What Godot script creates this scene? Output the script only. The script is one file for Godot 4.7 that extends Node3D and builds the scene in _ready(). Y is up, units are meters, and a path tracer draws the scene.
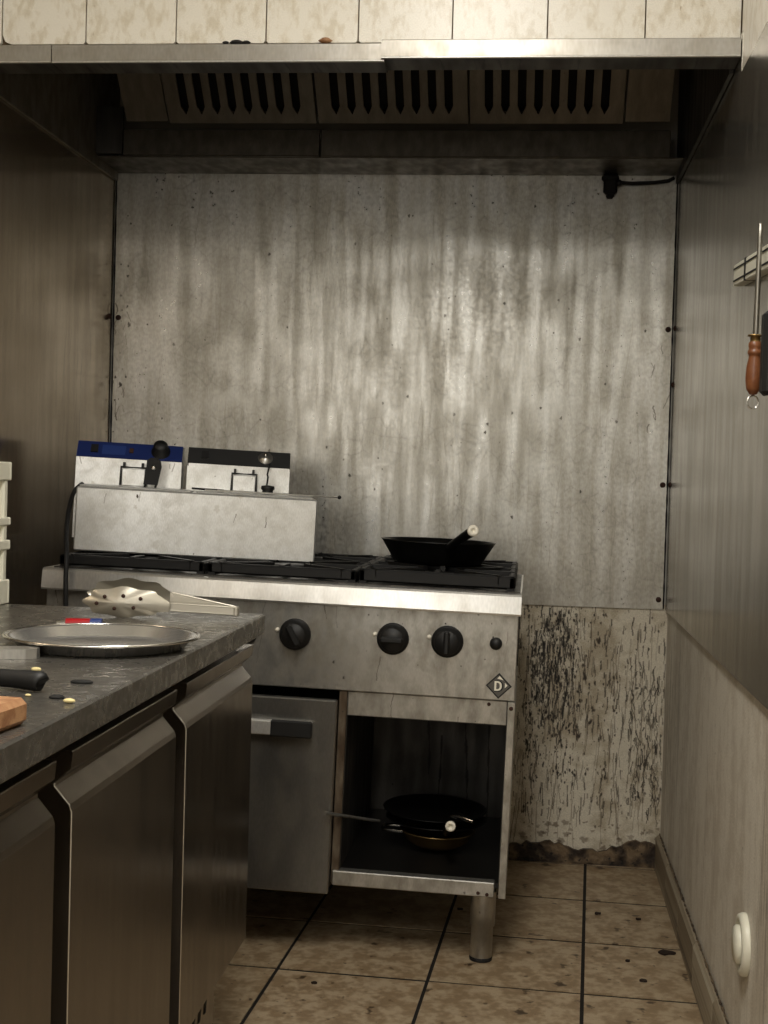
extends Node3D
# A narrow commercial kitchen: gas range under an extractor hood at the end of a galley. Metres, y up.

const BACK := -3.962      # face of the steel sheet on the end wall
const RIGHT := 0.387      # face of the steel sheet on the right wall
const LEFT := -1.24
const CEIL := 2.55
const FRONT := 2.6

var rng := RandomNumberGenerator.new()
var M := {}
var used := {}

# ------------------------------------------------------------------ naming
func numbered(called: String) -> String:
	if not used.has(called):
		used[called] = 0
		return called
	used[called] += 1
	return "%s_%03d" % [called, used[called]]

func meta(o: Node3D, label: String, category: String, group := "", kind := "") -> void:
	o.set_meta("label", label)
	o.set_meta("category", category)
	if group != "": o.set_meta("group", group)
	if kind != "": o.set_meta("kind", kind)

func thing(called: String, at: Vector3, label: String, category: String, group := "", kind := "") -> Node3D:
	var o := Node3D.new()
	o.name = numbered(called)
	add_child(o)
	o.position = at
	meta(o, label, category, group, kind)
	return o

func part(parent: Node, called: String, st: SurfaceTool, m: Material) -> MeshInstance3D:
	var o := MeshInstance3D.new()
	o.name = called
	o.mesh = done(st)
	o.material_override = m
	o.cast_shadow = GeometryInstance3D.SHADOW_CASTING_SETTING_ON
	parent.add_child(o, true)
	return o

func single(called: String, st: SurfaceTool, m: Material, at: Vector3, label: String, category: String, group := "", kind := "") -> MeshInstance3D:
	var o := part(self, numbered(called), st, m)
	o.position = at
	meta(o, label, category, group, kind)
	return o

# ------------------------------------------------------------------ geometry
func mb() -> SurfaceTool:
	var st := SurfaceTool.new()
	st.begin(Mesh.PRIMITIVE_TRIANGLES)
	return st

func done(st: SurfaceTool) -> ArrayMesh:
	st.generate_normals()
	return st.commit()

func tri(st: SurfaceTool, a: Vector3, b: Vector3, c: Vector3, ua := Vector2.ZERO, ub := Vector2.ZERO, uc := Vector2.ZERO) -> void:
	st.set_uv(ua); st.add_vertex(a)
	st.set_uv(ub); st.add_vertex(b)
	st.set_uv(uc); st.add_vertex(c)

func quad(st: SurfaceTool, a: Vector3, b: Vector3, c: Vector3, d: Vector3, uv := Rect2(0, 0, 1, 1)) -> void:
	# a b c d run clockwise seen from outside, a = upper left
	var p := uv.position
	var e := uv.end
	tri(st, a, b, c, p, Vector2(e.x, p.y), e)
	tri(st, a, c, d, p, e, Vector2(p.x, e.y))

# bevelled box between two corners
func box(st: SurfaceTool, lo: Vector3, hi: Vector3, r := 0.0) -> void:
	st.set_smooth_group(-1)
	var c := (lo + hi) * 0.5
	var h := (hi - lo) * 0.5
	r = minf(r, minf(h.x, minf(h.y, h.z)) * 0.9)
	var ax := [Vector3.RIGHT, Vector3.UP, Vector3.BACK]
	for k in 3:
		for s in [-1.0, 1.0]:
			var n: Vector3 = ax[k] * s
			var u: Vector3 = ax[(k + 1) % 3]
			var v: Vector3 = ax[(k + 2) % 3]
			var hn: float = h[k]
			var hu: float = h[(k + 1) % 3] - r
			var hv: float = h[(k + 2) % 3] - r
			poly(st, [c + n * hn - u * hu - v * hv, c + n * hn + u * hu - v * hv, c + n * hn + u * hu + v * hv, c + n * hn - u * hu + v * hv], n)
	if r <= 0.0: return
	for k in 3:
		var u: Vector3 = ax[(k + 1) % 3]
		var v: Vector3 = ax[(k + 2) % 3]
		var w: Vector3 = ax[k]
		var hw: float = h[k] - r
		for su in [-1.0, 1.0]:
			for sv in [-1.0, 1.0]:
				var a: Vector3 = c + u * su * h[(k + 1) % 3] + v * sv * (h[(k + 2) % 3] - r)
				var b: Vector3 = c + u * su * (h[(k + 1) % 3] - r) + v * sv * h[(k + 2) % 3]
				poly(st, [a - w * hw, a + w * hw, b + w * hw, b - w * hw], u * su + v * sv)
	for sx in [-1.0, 1.0]:
		for sy in [-1.0, 1.0]:
			for sz in [-1.0, 1.0]:
				var s := Vector3(sx, sy, sz)
				poly(st, [c + s * Vector3(h.x, h.y - r, h.z - r), c + s * Vector3(h.x - r, h.y, h.z - r), c + s * Vector3(h.x - r, h.y - r, h.z)], s)

# flat convex polygon facing n
func poly(st: SurfaceTool, p: Array, n: Vector3) -> void:
	var flip: bool = (p[1] - p[0]).cross(p[2] - p[0]).dot(n) > 0.0
	for i in range(1, p.size() - 1):
		if flip: tri(st, p[0], p[i + 1], p[i])
		else: tri(st, p[0], p[i], p[i + 1])

func bx(lo: Vector3, hi: Vector3, r := 0.0) -> SurfaceTool:
	var st := mb()
	box(st, lo, hi, r)
	return st

# lathe round y: profile of (radius, y) from bottom to top
func lathe(st: SurfaceTool, pr: Array, n := 24, at := Vector3.ZERO, b := Basis.IDENTITY, smooth := true) -> void:
	st.set_smooth_group(1 if smooth else -1)
	for i in pr.size() - 1:
		for k in n:
			var a0 := TAU * k / n
			var a1 := TAU * (k + 1) / n
			var p0: Vector2 = pr[i]
			var p1: Vector2 = pr[i + 1]
			var q := [Vector3(cos(a0) * p0.x, p0.y, sin(a0) * p0.x), Vector3(cos(a1) * p0.x, p0.y, sin(a1) * p0.x), Vector3(cos(a1) * p1.x, p1.y, sin(a1) * p1.x), Vector3(cos(a0) * p1.x, p1.y, sin(a0) * p1.x)]
			for j in 4: q[j] = at + b * q[j]
			if p0.x > 1e-6: tri(st, q[0], q[1], q[2])
			if p1.x > 1e-6: tri(st, q[0], q[2], q[3])

func tube(st: SurfaceTool, path: Array, rad, n := 8, caps := true) -> void:
	st.set_smooth_group(1)
	var rings := []
	var up := Vector3.UP
	for i in path.size():
		var d: Vector3 = (path[mini(i + 1, path.size() - 1)] - path[maxi(i - 1, 0)]).normalized()
		if absf(d.dot(up)) > 0.95: up = Vector3.RIGHT
		var u := d.cross(up).normalized()
		var v := u.cross(d).normalized()
		up = v
		var r: float = rad[i] if rad is Array else rad
		var ring := []
		for k in n: ring.append(path[i] + (u * cos(TAU * k / n) + v * sin(TAU * k / n)) * r)
		rings.append(ring)
	for i in rings.size() - 1:
		for k in n:
			var a: Vector3 = rings[i][k]
			var b: Vector3 = rings[i][(k + 1) % n]
			var c: Vector3 = rings[i + 1][(k + 1) % n]
			var d2: Vector3 = rings[i + 1][k]
			tri(st, a, c, b)
			tri(st, a, d2, c)
	if caps:
		st.set_smooth_group(-1)
		var d0: Vector3 = (path[0] - path[1])
		poly(st, rings[0], d0)
		poly(st, rings[-1], path[-1] - path[-2])

# extrude a 2D polygon: o + u*x + v*y, along w
func extrude(st: SurfaceTool, pts: PackedVector2Array, o: Vector3, u: Vector3, v: Vector3, w: Vector3, uvs := 0.0, uvo := Vector2.ZERO) -> void:
	st.set_smooth_group(-1)
	var idx := Geometry2D.triangulate_polygon(pts)
	for i in range(0, idx.size(), 3):
		var q := []
		var t := []
		for j in 3:
			var p: Vector2 = pts[idx[i + j]]
			q.append(o + u * p.x + v * p.y)
			t.append(p * uvs + uvo)
		var f: bool = (q[1] - q[0]).cross(q[2] - q[0]).dot(w) < 0.0
		# back cap faces -w, front cap faces +w
		if f: tri(st, q[0], q[2], q[1], t[0], t[2], t[1])
		else: tri(st, q[0], q[1], q[2], t[0], t[1], t[2])
		if f: tri(st, q[0] + w, q[1] + w, q[2] + w, t[0], t[1], t[2])
		else: tri(st, q[0] + w, q[2] + w, q[1] + w, t[0], t[2], t[1])
	var area := 0.0
	for i in pts.size(): area += pts[i].cross(pts[(i + 1) % pts.size()])
	for i in pts.size():
		var a: Vector2 = pts[i]
		var b: Vector2 = pts[(i + 1) % pts.size()]
		var n2 := Vector2(b.y - a.y, a.x - b.x) * signf(area)
		var n := u * n2.x + v * n2.y
		var q := [o + u * a.x + v * a.y, o + u * b.x + v * b.y, o + u * b.x + v * b.y + w, o + u * a.x + v * a.y + w]
		var flip: bool = (q[1] - q[0]).cross(q[2] - q[0]).dot(n) > 0.0
		var ta := a * uvs + uvo
		var tb := b * uvs + uvo
		if flip:
			tri(st, q[0], q[2], q[1], ta, tb, tb)
			tri(st, q[0], q[3], q[2], ta, ta, tb)
		else:
			tri(st, q[0], q[1], q[2], ta, tb, tb)
			tri(st, q[0], q[2], q[3], ta, tb, ta)

# ------------------------------------------------------------------ textures
func noise(sd: int, f: float, kind := FastNoiseLite.TYPE_SIMPLEX_SMOOTH, oct := 4) -> FastNoiseLite:
	var n := FastNoiseLite.new()
	n.seed = sd
	n.frequency = f
	n.noise_type = kind
	n.fractal_octaves = oct
	n.fractal_type = FastNoiseLite.FRACTAL_FBM if oct > 1 else FastNoiseLite.FRACTAL_NONE
	return n

func grey(n: FastNoiseLite, w: int, h: int, stretch := 1) -> PackedByteArray:
	var im := n.get_seamless_image(w, maxi(h / stretch, 8))
	im.convert(Image.FORMAT_L8)
	if stretch > 1: im.resize(w, h, Image.INTERPOLATE_BILINEAR)
	return im.get_data()

func cells(sd: int, f: float, w: int, h: int, stretch := 1) -> PackedByteArray:
	var n := noise(sd, f, FastNoiseLite.TYPE_CELLULAR, 1)
	n.cellular_return_type = FastNoiseLite.RETURN_DISTANCE2_SUB
	n.domain_warp_enabled = true
	n.domain_warp_amplitude = 0.35 / f
	n.domain_warp_frequency = f * 0.8
	return grey(n, w, h, stretch)

# greasy sheet steel: [albedo image, roughness/metal image]
# clean, film: colours; cover: share under grease; veins: strength of the crackle in the grease; speck: share of dark spots
func steel(sd: int, w: int, h: int, clean: Color, film: Color, cover: float, r0: float, r1: float, veins := 0.0, speck := 0.02, stretch := 8, mottle := 0.0) -> Array:
	var A := grey(noise(sd, 0.03), w, h, stretch)
	var B := grey(noise(sd + 1, 0.009), w, h)
	var C := grey(noise(sd + 2, 0.35, FastNoiseLite.TYPE_SIMPLEX_SMOOTH, 2), w, h, 3)
	var D := cells(sd + 3, 0.035, w, h) if veins > 0.0 else PackedByteArray()
	var E := grey(noise(sd + 4, 0.09, FastNoiseLite.TYPE_SIMPLEX_SMOOTH, 2), w, h)
	var a := PackedByteArray(); a.resize(w * h * 3)
	var o := PackedByteArray(); o.resize(w * h * 3)
	var cut := (1.0 - cover) * 255.0
	var sp := 255.0 - speck * 1600.0
	for i in w * h:
		var s := A[i] * 0.65 + B[i] * 0.35
		var m := clampf((s - cut) / 110.0 + 0.5, 0.0, 1.0)
		var g := 0.94 + C[i] * 0.00047
		var v := 0.0
		if veins > 0.0 and D[i] < 26: v = veins * clampf((B[i] - 105) / 50.0, 0.0, 1.0) * (1.0 - D[i] / 26.0)
		var d := 1.0
		if speck > 0.0 and E[i] + (C[i] - 128) * 0.3 > sp: d = 0.42
		var k := (g + (E[i] - 128) * 0.0006 * mottle) * d * (1.0 - v)
		var j := i * 3
		a[j] = int(clampf(lerpf(clean.r, film.r, m) * k, 0, 1) * 255)
		a[j + 1] = int(clampf(lerpf(clean.g, film.g, m) * k, 0, 1) * 255)
		a[j + 2] = int(clampf(lerpf(clean.b, film.b, m) * k, 0, 1) * 255)
		o[j] = 255
		o[j + 1] = int(clampf(lerpf(r0, r1, m) + (E[i] - 128) * 0.0007 * mottle + v * 0.25 + (1.0 - d) * 0.4, 0.04, 1) * 255)
		o[j + 2] = int((1.0 - (0.1 + 0.13 * mottle) * m) * d * 225)
	return [Image.create_from_data(w, h, false, Image.FORMAT_RGB8, a), Image.create_from_data(w, h, false, Image.FORMAT_RGB8, o)]

# matt dirty surface: base colour, two stain colours with cover, dark flecks
func dirty(sd: int, w: int, h: int, base: Color, stain: Color, cover: float, fleck: Color, flecks: float, stretch := 1, fsize := 0.05) -> Image:
	var A := grey(noise(sd, 0.01), w, h, stretch)
	var B := grey(noise(sd + 1, 0.03), w, h)
	var C := grey(noise(sd + 2, 0.3, FastNoiseLite.TYPE_SIMPLEX_SMOOTH, 2), w, h)
	var E := grey(noise(sd + 4, fsize, FastNoiseLite.TYPE_SIMPLEX_SMOOTH, 4), w, h, maxi(stretch / 3, 1))
	var a := PackedByteArray(); a.resize(w * h * 3)
	var cut := (1.0 - cover) * 255.0
	var fc := 255.0 * (1.0 - flecks)
	for i in w * h:
		var m := clampf((A[i] * 0.6 + B[i] * 0.4 - cut) / 70.0 + 0.5, 0.0, 1.0)
		var g := 0.9 + C[i] * 0.0008
		var f := clampf((E[i] * 0.7 + A[i] * 0.3 - fc) / 22.0, 0.0, 1.0) * 0.85
		var j := i * 3
		a[j] = int(clampf(lerpf(lerpf(base.r, stain.r, m) * g, fleck.r, f), 0, 1) * 255)
		a[j + 1] = int(clampf(lerpf(lerpf(base.g, stain.g, m) * g, fleck.g, f), 0, 1) * 255)
		a[j + 2] = int(clampf(lerpf(lerpf(base.b, stain.b, m) * g, fleck.b, f), 0, 1) * 255)
	return Image.create_from_data(w, h, false, Image.FORMAT_RGB8, a)

# runs of dried grease: wandering lines that go down
func runs(im: Image, count: int, len0: float, len1: float, wid: float, col: Color, alpha: float, wander := 0.25, area := Rect2(0, 0, 1, 1)) -> void:
	var w := im.get_width()
	var h := im.get_height()
	for i in count:
		var x := (area.position.x + rng.randf() * area.size.x) * w
		var y := (area.position.y + rng.randf() * area.size.y) * h
		var n := int(rng.randf_range(len0, len1))
		var k := rng.randf_range(0.5, 1.0) * wid
		var al := alpha * rng.randf_range(0.4, 1.0)
		var drift := 0.0
		for t in n:
			drift = clampf(drift + rng.randf_range(-wander, wander), -0.9, 0.9)
			x += drift * wander
			y += 1.0
			if y >= h: break
			var r := k * (0.6 + 0.6 * sin(t * 0.13 + i))
			for dx in range(-int(ceil(r)), int(ceil(r)) + 1):
				var px := posmod(int(x) + dx, w)
				var c := im.get_pixel(px, int(y))
				var f := al * clampf(1.0 - absf(dx) / (r + 0.7), 0.0, 1.0)
				im.set_pixel(px, int(y), c.lerp(col, f))

func blobs(im: Image, count: int, r0: float, r1: float, col: Color, alpha: float, area := Rect2(0, 0, 1, 1), tall := 1.3) -> void:
	var w := im.get_width()
	var h := im.get_height()
	for i in count:
		var cx := (area.position.x + rng.randf() * area.size.x) * w
		var cy := (area.position.y + rng.randf() * area.size.y) * h
		var r := lerpf(r0, r1, pow(rng.randf(), 3.0))
		var al := alpha * rng.randf_range(0.5, 1.0)
		var ph := rng.randf() * TAU
		for y in range(int(-r * tall - 1), int(r * tall + 2)):
			for x in range(int(-r - 1), int(r + 2)):
				var an := atan2(y, x)
				var d := Vector2(x, y / tall).length() / (r * (1.0 + 0.16 * sin(an * 3.0 + ph) + 0.16 * sin(an * 5.0 - ph) + 0.12 * sin(an * 2.0 + ph * 3.0)))
				if d < 1.0:
					var px := posmod(int(cx) + x, w)
					var py := clampi(int(cy) + y, 0, h - 1)
					im.set_pixel(px, py, im.get_pixel(px, py).lerp(col, al * clampf((1.0 - d) * 3.0, 0, 1)))

func mat(called: String, col: Color, rough: float, metal := 0.0) -> StandardMaterial3D:
	var m := StandardMaterial3D.new()
	m.resource_name = called
	m.albedo_color = col
	m.roughness = rough
	m.metallic = metal
	M[called] = m
	return m

func tmat(called: String, pair, rough := 1.0, metal := 1.0, tri_scale := 0.0, world := false) -> StandardMaterial3D:
	var m := mat(called, Color.WHITE, rough, metal)
	m.albedo_texture = ImageTexture.create_from_image(pair[0])
	if pair.size() > 1:
		var t := ImageTexture.create_from_image(pair[1])
		m.roughness_texture = t
		m.roughness_texture_channel = BaseMaterial3D.TEXTURE_CHANNEL_GREEN
		m.metallic_texture = t
		m.metallic_texture_channel = BaseMaterial3D.TEXTURE_CHANNEL_BLUE
	if tri_scale > 0.0:
		m.uv1_triplanar = true
		m.uv1_world_triplanar = world
		m.uv1_scale = Vector3.ONE * tri_scale
	return m

func bump(m: StandardMaterial3D, sd: int, f: float, cm: float, stretch := 1) -> void:
	var im := noise(sd, f).get_seamless_image(512, 512 / stretch)
	im.convert(Image.FORMAT_L8)
	if stretch > 1: im.resize(512, 512, Image.INTERPOLATE_BILINEAR)
	m.heightmap_enabled = true
	m.heightmap_texture = ImageTexture.create_from_image(im)
	m.heightmap_scale = cm

func materials() -> void:
	# sheet on the end wall: grey steel under a patchy film of old grease
	var p := steel(11, 1024, 768, Color(0.70, 0.695, 0.675), Color(0.63, 0.615, 0.575), 0.5, 0.32, 0.43, 0.07, 0.0, 10, 0.9)
	runs(p[0], 200, 60, 420, 1.5, Color(0.76, 0.745, 0.705), 0.22, 0.16)
	runs(p[0], 130, 40, 300, 1.4, Color(0.42, 0.395, 0.35), 0.20, 0.18)
	blobs(p[0], 170, 0.7, 2.6, Color(0.10, 0.085, 0.07), 0.7)
	blobs(p[0], 30, 1.0, 4.0, Color(0.09, 0.075, 0.06), 0.75, Rect2(0, 0.2, 0.03, 0.6))
	runs(p[0], 12, 10, 40, 1.2, Color(0.12, 0.095, 0.07), 0.6, 0.6, Rect2(0, 0.3, 0.025, 0.3))
	runs(p[0], 6, 10, 30, 1.2, Color(0.12, 0.095, 0.07), 0.6, 0.6, Rect2(0.965, 0.3, 0.03, 0.3))
	tmat("back_sheet", p)
	p = steel(31, 1024, 512, Color(0.66, 0.605, 0.535), Color(0.61, 0.555, 0.48), 0.5, 0.15, 0.21, 0.04, 0.0, 10)
	runs(p[0], 40, 40, 200, 1.2, Color(0.16, 0.13, 0.10), 0.35, 0.5)
	runs(p[0], 50, 80, 300, 2.5, Color(0.58, 0.525, 0.45), 0.15, 0.1)
	tmat("left_sheet", p)
	p = steel(51, 1024, 512, Color(0.66, 0.645, 0.61), Color(0.615, 0.595, 0.55), 0.5, 0.19, 0.25, 0.0, 0.0, 10)
	runs(p[0], 50, 60, 300, 2.5, Color(0.50, 0.475, 0.43), 0.12, 0.1)
	runs(p[0], 40, 40, 200, 2.0, Color(0.69, 0.67, 0.63), 0.12, 0.1)
	blobs(p[0], 30, 4.0, 26.0, Color(0.52, 0.495, 0.45), 0.18, Rect2(0, 0, 1, 1), 2.5)
	tmat("right_sheet", p)
	# loose steel things
	p = steel(71, 512, 512, Color(0.74, 0.735, 0.715), Color(0.58, 0.565, 0.53), 0.45, 0.30, 0.42, 0.0, 0.0, 2, 0.3)
	blobs(p[0], 70, 0.8, 2.6, Color(0.08, 0.065, 0.05), 0.8)
	blobs(p[0], 30, 3.0, 14.0, Color(0.55, 0.53, 0.49), 0.35)
	runs(p[0], 14, 20, 90, 1.0, Color(0.13, 0.10, 0.07), 0.5, 0.3)
	tmat("range_steel", p, 1.0, 1.0, 1.6)
	p = steel(75, 512, 512, Color(0.55, 0.545, 0.53), Color(0.50, 0.49, 0.465), 0.4, 0.28, 0.36, 0.0, 0.0, 3)
	blobs(p[0], 10, 0.8, 2.0, Color(0.08, 0.065, 0.05), 0.8)
	tmat("door_steel", p, 1.0, 1.0, 1.1)
	p = steel(77, 512, 512, Color(0.50, 0.46, 0.40), Color(0.29, 0.235, 0.18), 0.5, 0.4, 0.6, 0.0, 0.006, 4)
	tmat("rusty_steel", p, 1.0, 0.7, 2.0)
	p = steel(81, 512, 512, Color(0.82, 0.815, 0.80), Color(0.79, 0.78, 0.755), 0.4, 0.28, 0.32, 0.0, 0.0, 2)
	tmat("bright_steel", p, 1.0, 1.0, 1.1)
	p = steel(85, 512, 512, Color(0.60, 0.585, 0.555), Color(0.55, 0.53, 0.49), 0.4, 0.36, 0.42, 0.0, 0.0, 1)
	tmat("trim_steel", p, 1.0, 0.9, 0.8)
	p = steel(91, 512, 512, Color(0.88, 0.88, 0.87), Color(0.82, 0.815, 0.795), 0.42, 0.36, 0.44, 0.0, 0.0, 1)
	blobs(p[0], 16, 1.0, 4.0, Color(0.10, 0.07, 0.04), 0.8, Rect2(0, 0, 1, 1), 2.0)
	runs(p[0], 26, 8, 30, 1.3, Color(0.14, 0.10, 0.06), 0.7, 0.4)
	blobs(p[0], 20, 3.0, 10.0, Color(0.62, 0.59, 0.53), 0.35)
	tmat("fryer_steel", p, 1.0, 0.85, 1.9)
	p = steel(101, 1024, 512, Color(0.48, 0.445, 0.40), Color(0.435, 0.395, 0.345), 0.5, 0.20, 0.26, 0.0, 0.0, 10)
	runs(p[0], 24, 40, 240, 1.5, Color(0.50, 0.475, 0.43), 0.18, 0.15)
	tmat("counter_steel", p, 1.0, 1.0, 0.7, true)
	p = steel(111, 1024, 1024, Color(0.52, 0.51, 0.49), Color(0.40, 0.385, 0.36), 0.55, 0.22, 0.36, 0.0, 0.005, 1)
	blobs(p[0], 60, 1.0, 4.0, Color(0.68, 0.66, 0.61), 0.5, Rect2(0, 0, 1, 1), 0.7)
	blobs(p[0], 50, 1.0, 4.0, Color(0.05, 0.04, 0.03), 0.8)
	blobs(p[0], 50, 6.0, 60.0, Color(0.64, 0.62, 0.58), 0.28, Rect2(0, 0, 1, 1), 0.12)
	tmat("worktop_steel", p, 1.0, 0.85, 1.5, true)
	p = steel(121, 512, 512, Color(0.38, 0.36, 0.325), Color(0.29, 0.27, 0.235), 0.5, 0.36, 0.5, 0.0, 0.006, 2)
	tmat("hood_steel", p, 1.0, 0.8, 1.5)
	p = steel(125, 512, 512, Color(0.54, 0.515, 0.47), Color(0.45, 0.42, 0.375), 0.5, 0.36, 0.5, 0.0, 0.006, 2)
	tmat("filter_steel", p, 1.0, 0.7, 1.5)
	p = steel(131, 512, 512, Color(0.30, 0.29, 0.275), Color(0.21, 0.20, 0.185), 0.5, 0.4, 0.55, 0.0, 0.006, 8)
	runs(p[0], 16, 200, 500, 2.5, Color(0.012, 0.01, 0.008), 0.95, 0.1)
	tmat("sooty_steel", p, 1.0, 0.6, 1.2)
	# matt surfaces
	var im := dirty(201, 1024, 512, Color(0.80, 0.77, 0.70), Color(0.66, 0.615, 0.53), 0.42, Color(0.15, 0.115, 0.085), 0.29, 6, 0.055)
	var rt := Rect2(0.74, 0.0, 0.26, 0.8)
	runs(im, 420, 6, 40, 1.2, Color(0.10, 0.075, 0.05), 0.75, 0.22, rt)
	runs(im, 70, 60, 200, 0.9, Color(0.20, 0.15, 0.10), 0.55, 0.15, rt)
	for k in 9: runs(im, 40, 5, 30, 1.6, Color(0.05, 0.037, 0.026), 0.85, 0.3, Rect2(0.76 + 0.008 * k, rng.randf() * 0.1, 0.03, 0.25 + rng.randf() * 0.35))
	for k in 5: runs(im, 22, 5, 26, 1.4, Color(0.06, 0.045, 0.03), 0.8, 0.5, Rect2(0.94, 0.2 + 0.1 * k, 0.05, 0.16))
	blobs(im, 420, 0.6, 2.2, Color(0.06, 0.042, 0.03), 0.9, Rect2(0.76, 0.0, 0.09, 0.7), 2.2)
	blobs(im, 300, 0.6, 2.0, Color(0.08, 0.055, 0.04), 0.8, rt, 1.8)
	blobs(im, 80, 2.0, 8.0, Color(0.24, 0.185, 0.13), 0.5, Rect2(0.75, 0.84, 0.25, 0.14), 0.8)
	var m := tmat("back_plaster", [im], 0.75, 0.0)
	m.metallic = 0.0
	bump(m, 205, 0.03, 0.25, 3)
	im = dirty(221, 1024, 512, Color(0.86, 0.835, 0.78), Color(0.79, 0.755, 0.69), 0.5, Color(0.56, 0.51, 0.43), 0.15, 4, 0.03)
	runs(im, 160, 60, 300, 1.6, Color(0.56, 0.52, 0.44), 0.25, 0.08)
	runs(im, 110, 40, 260, 1.1, Color(0.27, 0.225, 0.17), 0.45, 0.1, Rect2(0.0, 0.0, 0.24, 0.5))
	runs(im, 60, 30, 160, 1.2, Color(0.40, 0.35, 0.28), 0.35, 0.12, Rect2(0.2, 0.0, 0.5, 0.5))
	blobs(im, 60, 0.8, 2.0, Color(0.2, 0.16, 0.11), 0.6)
	m = tmat("side_plaster", [im], 0.55, 0.0)
	m.metallic = 0.0
	im = dirty(241, 1024, 1024, Color(0.66, 0.59, 0.485), Color(0.535, 0.455, 0.35), 0.5, Color(0.22, 0.165, 0.11), 0.28, 1, 0.012)
	blobs(im, 90, 1.0, 4.5, Color(0.10, 0.07, 0.045), 0.8, Rect2(0, 0, 1, 1), 0.7)
	blobs(im, 60, 3.0, 16.0, Color(0.72, 0.65, 0.54), 0.3, Rect2(0, 0, 1, 1), 0.6)
	m = tmat("floor_tile", [im], 0.40, 0.0)
	m.metallic = 0.0
	bump(m, 245, 0.03, 0.05)
	im = dirty(261, 1024, 512, Color(0.90, 0.88, 0.83), Color(0.83, 0.795, 0.72), 0.42, Color(0.66, 0.585, 0.47), 0.18, 1, 0.02)
	m = tmat("wall_tile", [im], 0.32, 0.0)
	m.metallic = 0.0
	im = dirty(281, 512, 512, Color(0.44, 0.37, 0.28), Color(0.16, 0.12, 0.085), 0.5, Color(0.05, 0.035, 0.025), 0.36, 1, 0.06)
	m = tmat("crust", [im], 0.8, 0.0, 1.5, true)
	m.metallic = 0.0
	bump(m, 285, 0.05, 0.6)
	im = dirty(301, 512, 512, Color(0.52, 0.33, 0.20), Color(0.41, 0.24, 0.135), 0.5, Color(0.20, 0.10, 0.05), 0.24, 6, 0.05)
	m = tmat("wood", [im], 0.35, 0.0, 4.0)
	m.metallic = 0.0
	im = dirty(311, 512, 512, Color(0.68, 0.52, 0.37), Color(0.56, 0.39, 0.26), 0.5, Color(0.22, 0.12, 0.06), 0.26, 1, 0.05)
	m = tmat("board_wood", [im], 0.6, 0.0, 5.0)
	m.metallic = 0.0
	im = dirty(321, 512, 512, Color(0.66, 0.62, 0.54), Color(0.50, 0.45, 0.37), 0.5, Color(0.16, 0.125, 0.09), 0.27, 2, 0.03)
	m = tmat("skirting_tile", [im], 0.5, 0.0)
	m.metallic = 0.0
	mat("grout", Color(0.07, 0.05, 0.035), 0.9)
	mat("tile_grout", Color(0.36, 0.30, 0.22), 0.9)
	mat("cast_iron", Color(0.05, 0.048, 0.046), 0.55, 0.2)
	mat("black_plastic", Color(0.036, 0.036, 0.036), 0.55)
	mat("black_pan", Color(0.045, 0.043, 0.04), 0.42, 0.3)
	mat("black_grease", Color(0.07, 0.065, 0.058), 0.38)
	mat("soot_and_shade", Color(0.05, 0.045, 0.04), 0.8)  # black for real soot and scraps, and for shade drawn in the corner gaps
	mat("white_plastic", Color(0.86, 0.85, 0.78), 0.4)
	mat("blue_plate", Color(0.085, 0.15, 0.36), 0.4)
	mat("blue_print", Color(0.14, 0.22, 0.45), 0.4)
	mat("grey_plate", Color(0.20, 0.20, 0.20), 0.45, 0.4)
	mat("brass", Color(0.56, 0.46, 0.29), 0.36, 0.85)
	mat("chrome", Color(0.86, 0.855, 0.84), 0.16, 1.0)
	mat("tray_steel", Color(0.88, 0.875, 0.86), 0.24, 0.9)
	mat("tong_steel", Color(0.70, 0.68, 0.63), 0.35, 0.7)
	mat("grey_steel", Color(0.55, 0.54, 0.51), 0.3, 0.9)
	mat("rust", Color(0.20, 0.10, 0.05), 0.8)
	mat("badge_white", Color(0.90, 0.88, 0.82), 0.45)
	mat("grey_face", Color(0.36, 0.35, 0.33), 0.5, 0.3)
	mat("rubber", Color(0.035, 0.034, 0.033), 0.7)
	mat("red_plastic", Color(0.62, 0.06, 0.09), 0.3)
	mat("crumb", Color(0.86, 0.80, 0.58), 0.8)
	mat("scrap", Color(0.13, 0.075, 0.04), 0.7)
	mat("paint", Color(0.74, 0.73, 0.70), 0.7)
	m = mat("window_glow", Color(0.95, 0.95, 0.93), 0.5)
	m.emission_enabled = true
	m.emission = Color(1.0, 0.985, 0.955)
	m.emission_energy_multiplier = 1.0
	m = mat("lamp_glow", Color(0.95, 0.95, 0.92), 0.5)
	m.emission_enabled = true
	m.emission = Color(1.0, 0.98, 0.945)
	m.emission_energy_multiplier = 4.0

# ------------------------------------------------------------------ light and camera
func ceiling_lamp(at: Vector3, size: Vector2, energy: float, label: String) -> void:
	var o := thing("ceiling_light", at, label, "light", "ceiling lights of the galley")
	var h := Vector3(size.x, 0, size.y) * 0.5
	part(o, "housing", bx(Vector3(-h.x - 0.02, -0.04, -h.z - 0.02), Vector3(h.x + 0.02, 0.0, h.z + 0.02), 0.004), M.paint)
	part(o, "diffuser", bx(Vector3(-h.x, -0.052, -h.z), Vector3(h.x, -0.0405, h.z), 0.004), M.lamp_glow)
	var l := AreaLight3D.new()
	l.name = "lamp"
	l.area_size = size
	l.light_energy = energy
	l.light_color = Color(1.0, 0.98, 0.945)
	l.area_range = 12.0
	l.shadow_enabled = true
	l.rotation = Vector3(-PI / 2, 0, 0)
	l.position = Vector3(0, -0.06, 0)
	o.add_child(l)

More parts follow.
